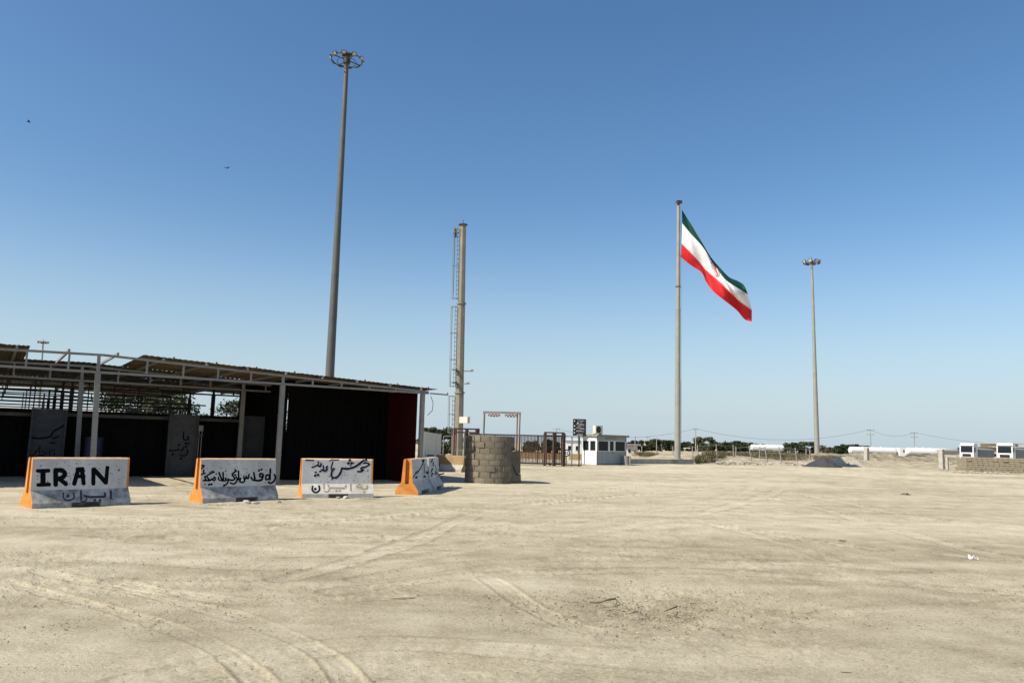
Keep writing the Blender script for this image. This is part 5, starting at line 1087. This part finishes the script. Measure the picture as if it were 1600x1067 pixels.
def cabin(c, rz, t, h=3.1, zs=1.0):
    """forward is local +X"""
    Q = Matrix.Rotation(rz, 3, 'Z'); XF = Matrix.Translation(c) @ Q.to_4x4() @ Matrix.Diagonal((1, 1, zs, 1))
    pr_2 = [(-1.0, .7), (1.1, .7), (1.15, 1.55), (.95, 2.75), (.6, h), (-1.0, h)]
    mb = MB(XF); mb.prism([(x, -1.22, z) for x, z in pr_2], (0, 0, 0), (0, 2.44, 0)); mb.build('cab', m_truck, t, fix=True)
    wn_ = MB(XF); wn_.raw([(1.152, -1.05, 1.72), (1.152, 1.05, 1.72), (.985, 1.02, 2.66), (.985, -1.02, 2.66)], [(0, 1, 2, 3)]); wn_.raw([(1.132, -1.05, 1.72), (1.132, 1.05, 1.72), (.965, 1.02, 2.66), (.965, -1.02, 2.66)], [(3, 2, 1, 0)]); wn_.build('windscreen', m_glass, t)
    for s_ in (-1, 1):
        d = MB(XF); d.raw([(-.05, s_ * 1.228, 1.75), (.95, s_ * 1.228, 1.75), (.82, s_ * 1.228, 2.55), (-.05, s_ * 1.228, 2.55)], [(0, 1, 2, 3)]); d.build('side_window', m_glass, t)
        m2 = MB(XF); m2.box((1.2, s_ * 1.42, 2.2), (.12, .2, .6)); m2.build('mirror', m_darksteel, t)
        wheel(XF @ Vector((.35, s_ * 1.0, .5)), .5 * zs, t, Q @ Vector((0, 1, 0)))
        h_ = MB(XF); h_.box((1.13, s_ * .9, .95), (.06, .35, .2)); h_.build('headlight', m_lamp, t)
    g_ = MB(XF); g_.box((1.15, 0, 1.28), (.05, 1.5, .42)); g_.build('grille', m_blacksign, t)
    v_ = MB(XF); v_.box((1.05, 0, 2.86), (.25, 2.3, .08)); v_.build('sun_visor', m_truck, t)
tanker(1327, 1399, 222, 'white tanker with its tank crossed by the leaning pillar, leftmost in the row'); tanker(1416, 1470, 205, 'white tanker ending behind the square pillar, right of the other tanker'); tanker(1173, 1225, 232, 'white tank lorry parked under the trees right of the flag', cab=True)
def lorry(px, Y, rz, label, boxh, boxmat, L=8.5):
    c = plan(px, Y); t = thing('lorry', label, 'lorry', c, 'white lorries behind the block wall'); cabin(c, rz, t, 3.15, 1.2); Q = Matrix.Rotation(rz, 3, 'Z'); XF = Matrix.Translation(c) @ Q.to_4x4()
    b2 = MB(XF); b2.prism([(-1.25, y, z) for y, z in ((-1.25, 1.15), (1.25, 1.15), (1.25, boxh - .25), (0.5, boxh), (-.5, boxh), (-1.25, boxh - .25))], (0, 0, 0), (-L, 0, 0)); b2.build('load_bed', boxmat, t, fix=True)
    ch = MB(XF); ch.box((-L / 2, 0, .9), (L + 2, .9, .25)); ch.build('chassis', m_darksteel, t)
    for x in (-L, -L + 1.3, -L + 2.6):
        for s_ in (-1, 1): wheel(XF @ Vector((x, s_ * 1.0, .5)), .5, t, Q @ Vector((0, 1, 0)))
lorry(1572.5, 137, R(-135), 'white lorry facing the camera with grey tarpaulin load at the right edge', 3.0, m_tarp)
lorry(1514, 150, R(-140), 'white lorry with wide dark windscreen above the left part of the block wall', 2.9, m_tarp)
p = plan(1521.5, 153); cm = thing('drum_mixer', 'rounded white drum rising behind the wide windscreen lorry', 'drum', (p.x, p.y, 0)); mb = MB(); mb.tube((p.x - 1.2, p.y + 1, 2.1), (p.x, p.y + 1, 2.5), .7, 1.15, 16); mb.tube((p.x, p.y + 1, 2.5), (p.x + 1.2, p.y + 1, 2.3), 1.15, .8, 16); mb.build('barrel', m_truck, cm); MB().beam((p.x, p.y + 1, 0), (p.x, p.y + 1, 1.4), 1.2).build('cradle', m_darksteel, cm)
# buildings far right and centre
def shed(px0, px1, ptop, Y, dep, label, wall, roofm, over=.6, name='shed', flat=True, cat='building', win=0, rz=0.0):
    a = plan(px0, Y); b2 = plan(px1, Y); zt2 = at((px0 + px1) / 2, ptop, Y).z; t = thing(name, label, cat, (a + b2) / 2); c = (a + b2) / 2; L = (b2 - a).length
    MB().box(c + Vector((0, dep / 2, (zt2 - .3) / 2)), (L, dep, zt2 - .3)).build('wall', wall, t)
    if flat: MB().box(c + Vector((0, dep / 2, zt2 - .15)), (L + 2 * over, dep + 2 * over, .25)).build('roof', roofm, t)
    else:
        rise = min(1.4, L * .16); mb = MB(); mb.prism([Vector((a.x - over, a.y - .4, zt2 - .3)), Vector((b2.x + over, a.y - .4, zt2 - .3)), Vector((c.x, a.y - .4, zt2 - .3 + rise))], (0, 0, 0), (0, dep + .8, 0)); mb.build('roof', roofm, t, fix=True)
    for k in range(win):
        x = a.x + L * (k + .5) / win; w_ = MB().box((x, a.y - .02, zt2 * .5), (L / win * .5, .06, zt2 * .28)).build('window', m_whitep, t); MB().box((x, a.y - .055, zt2 * .5), (L / win * .42, .02, zt2 * .22)).build('pane', m_glass, w_)
    return t
shed(1562, 1592, 692, 200, 8, 'flat roofed cream building behind the lorry facing the camera', m_cream, m_conc, 1.4, win=2)
shed(1536, 1560, 700, 190, 10, 'low brown roofed building left of the lorry facing the camera', m_cream, m_sheet, 1.0, flat=False, win=2)
shed(1494, 1512, 703, 185, 8, 'small grey roofed building behind the wide windscreen lorry', m_conc, m_tarp, .8, flat=False, win=1)
shed(1590, 1640, 698, 190, 10, 'long grey building cut off by the right edge of the view', m_tarp, m_conc, .5, win=3)
shed(884, 908, 684.5, 95, 4, 'white building seen behind the round sign and pipe rail', m_whitep, m_whitep, .2, win=2)
shed(979, 996, 693, 105, 4, 'cream cabin with dark roof directly right of the booth', m_cream, m_tarp, .4, win=2)
shed(985, 1058, 694.0, 300, 14, 'long low pale roofed warehouse far behind the trees near the flagpole', m_cream, m_whitep, 1.0, flat=False)
shed(-40, 185, 636, 68, 6, 'long white roofed store seen through the shelter at the left', m_darksheet, m_whitep, .3)
# corrugated fence at the shelter end
cf = thing('corrugated_fence', 'pale corrugated metal fence running away behind the shelter end', 'fence', plan(668, 45)); fa = plan(661, 41); fb2 = plan(689.5, 56); nn_ = 8
for k in range(nn_):
    p_, q_ = fa.lerp(fb2, k / nn_), fa.lerp(fb2, (k + .97) / nn_); wallpanel(p_, q_, 0, 2.12, m_cream, n=6, dep=.05).build('sheet', m_cream, cf)
pf = thing('pipe_frame', 'thin pale pipe frame standing between the corrugated fence and the tower', 'frame', plan(693, 57))
for px in (693, 707): q_ = plan(px, 57); MB().tube((q_.x, q_.y, 0), (q_.x, q_.y, 2.0), .035, .035, 6).build('post', m_steel, pf)
q_ = plan(693, 57); q2 = plan(707, 57); MB().tube((q_.x, q_.y, 2.0), (q2.x, q2.y, 2.0), .03, .03, 6).build('rail', m_steel, pf)

# ------------------------------------------------------------------ power poles and lines
PP = {}
def power_pole(px, ptop, Y, label, arms=2, aw=1.2):
    p = plan(px, Y); z = at(px, ptop, Y).z; t = thing('power_pole', label, 'power pole', p, 'grey power poles'); MB().tube(p, (p.x, p.y, z), .17, .12, 8).build('pole', m_woodgrey, t)
    for k in range(arms):
        zz = z - .15 - 1.3 * k; MB().beam((p.x - aw, p.y, zz), (p.x + aw, p.y, zz), .14).build('crossarm', m_woodgrey, t)
        for x in (-.9, 0, .9): MB().tube((p.x + x * aw, p.y, zz + .07), (p.x + x * aw, p.y, zz + .3), .06, .05, 6).build('insulator', m_darksteel, t)
    PP[px] = Vector((p.x, p.y, z + .1)); return t
power_pole(1361, 671.5, 235, 'power pole with two crossarms above the left tanker', 2, 1.1); power_pole(1429.5, 676, 250, 'power pole with two crossarms above the middle of the tanker row', 2, 1.1)
power_pole(1087, 670, 225, 'single arm power pole between the flagpole and the wire fence', 1, .7); power_pole(869, 670, 230, 'far power pole whose arm shows above the right gate posts', 1, 1.0); power_pole(1012, 682, 290, 'faint far power pole between the booth and the flagpole', 1, .8)
power_pole(1660, 690, 260, 'far power pole beyond the right edge', 2, 1.1)
def wire(a, b2, sag, lab):
    pts = []; n = 24
    for k in range(n + 1):
        f = k / n; p = a.lerp(b2, f); p.z -= sag * 4 * f * (1 - f); pts.append(p)
    tag(MB().path(pts, .03, 4).build('power_line', m_darksteel, None, a), lab, 'cable', 'power lines')
wire(PP[1087], PP[1361], 3.2, 'sagging power line from the single arm pole to the first tanker pole'); wire(PP[1361], PP[1429.5], 1.6, 'short power line between the two poles above the tankers'); wire(PP[869], PP[1087], 2.6, 'power line passing above the booth to the single arm pole'); wire(PP[1429.5], PP[1660], 2.0, 'power line running right out of view over the lorries')

# ------------------------------------------------------------------ birds
def bird(px, py, Y, label, rz):
    p = at(px, py, Y); t = thing('bird', label, 'bird', p, 'birds in the sky'); Q = Matrix.Translation(p) @ Matrix.Rotation(rz, 4, 'Z')
    b2 = MB(Q); b2.tube((-.16, 0, 0), (0, 0, .01), .02, .055, 8); b2.tube((0, 0, .01), (.14, 0, .02), .055, .03, 8); b2.tube((.14, 0, .02), (.20, 0, .02), .03, .006, 8); b2.raw([(-.14, -.02, 0), (-.28, -.06, 0), (-.28, .06, 0), (-.14, .02, 0), (-.2, 0, .012)], [(0, 1, 4), (1, 2, 4), (2, 3, 4), (3, 0, 4), (3, 2, 1, 0)]); b2.build('body', m_feather, t)
    for s_ in (-1, 1):
        w_ = MB(Q); w_.raw([(.08, s_ * .04, .03), (.1, s_ * .22, .11), (-.04, s_ * .46, .06), (-.06, s_ * .22, .1), (-.08, s_ * .04, .03), (.0, s_ * .2, .085)], [(0, 1, 3, 4), (1, 2, 3), (4, 3, 5, 0), (3, 2, 5), (5, 2, 1), (0, 5, 1)]); w_.build('wing', m_feather, t)
bird(45, 191, 75, 'small dark bird flying near the left edge of the sky', .3); bird(355, 263, 75, 'small dark bird flying left of the tallest mast', 1.2)
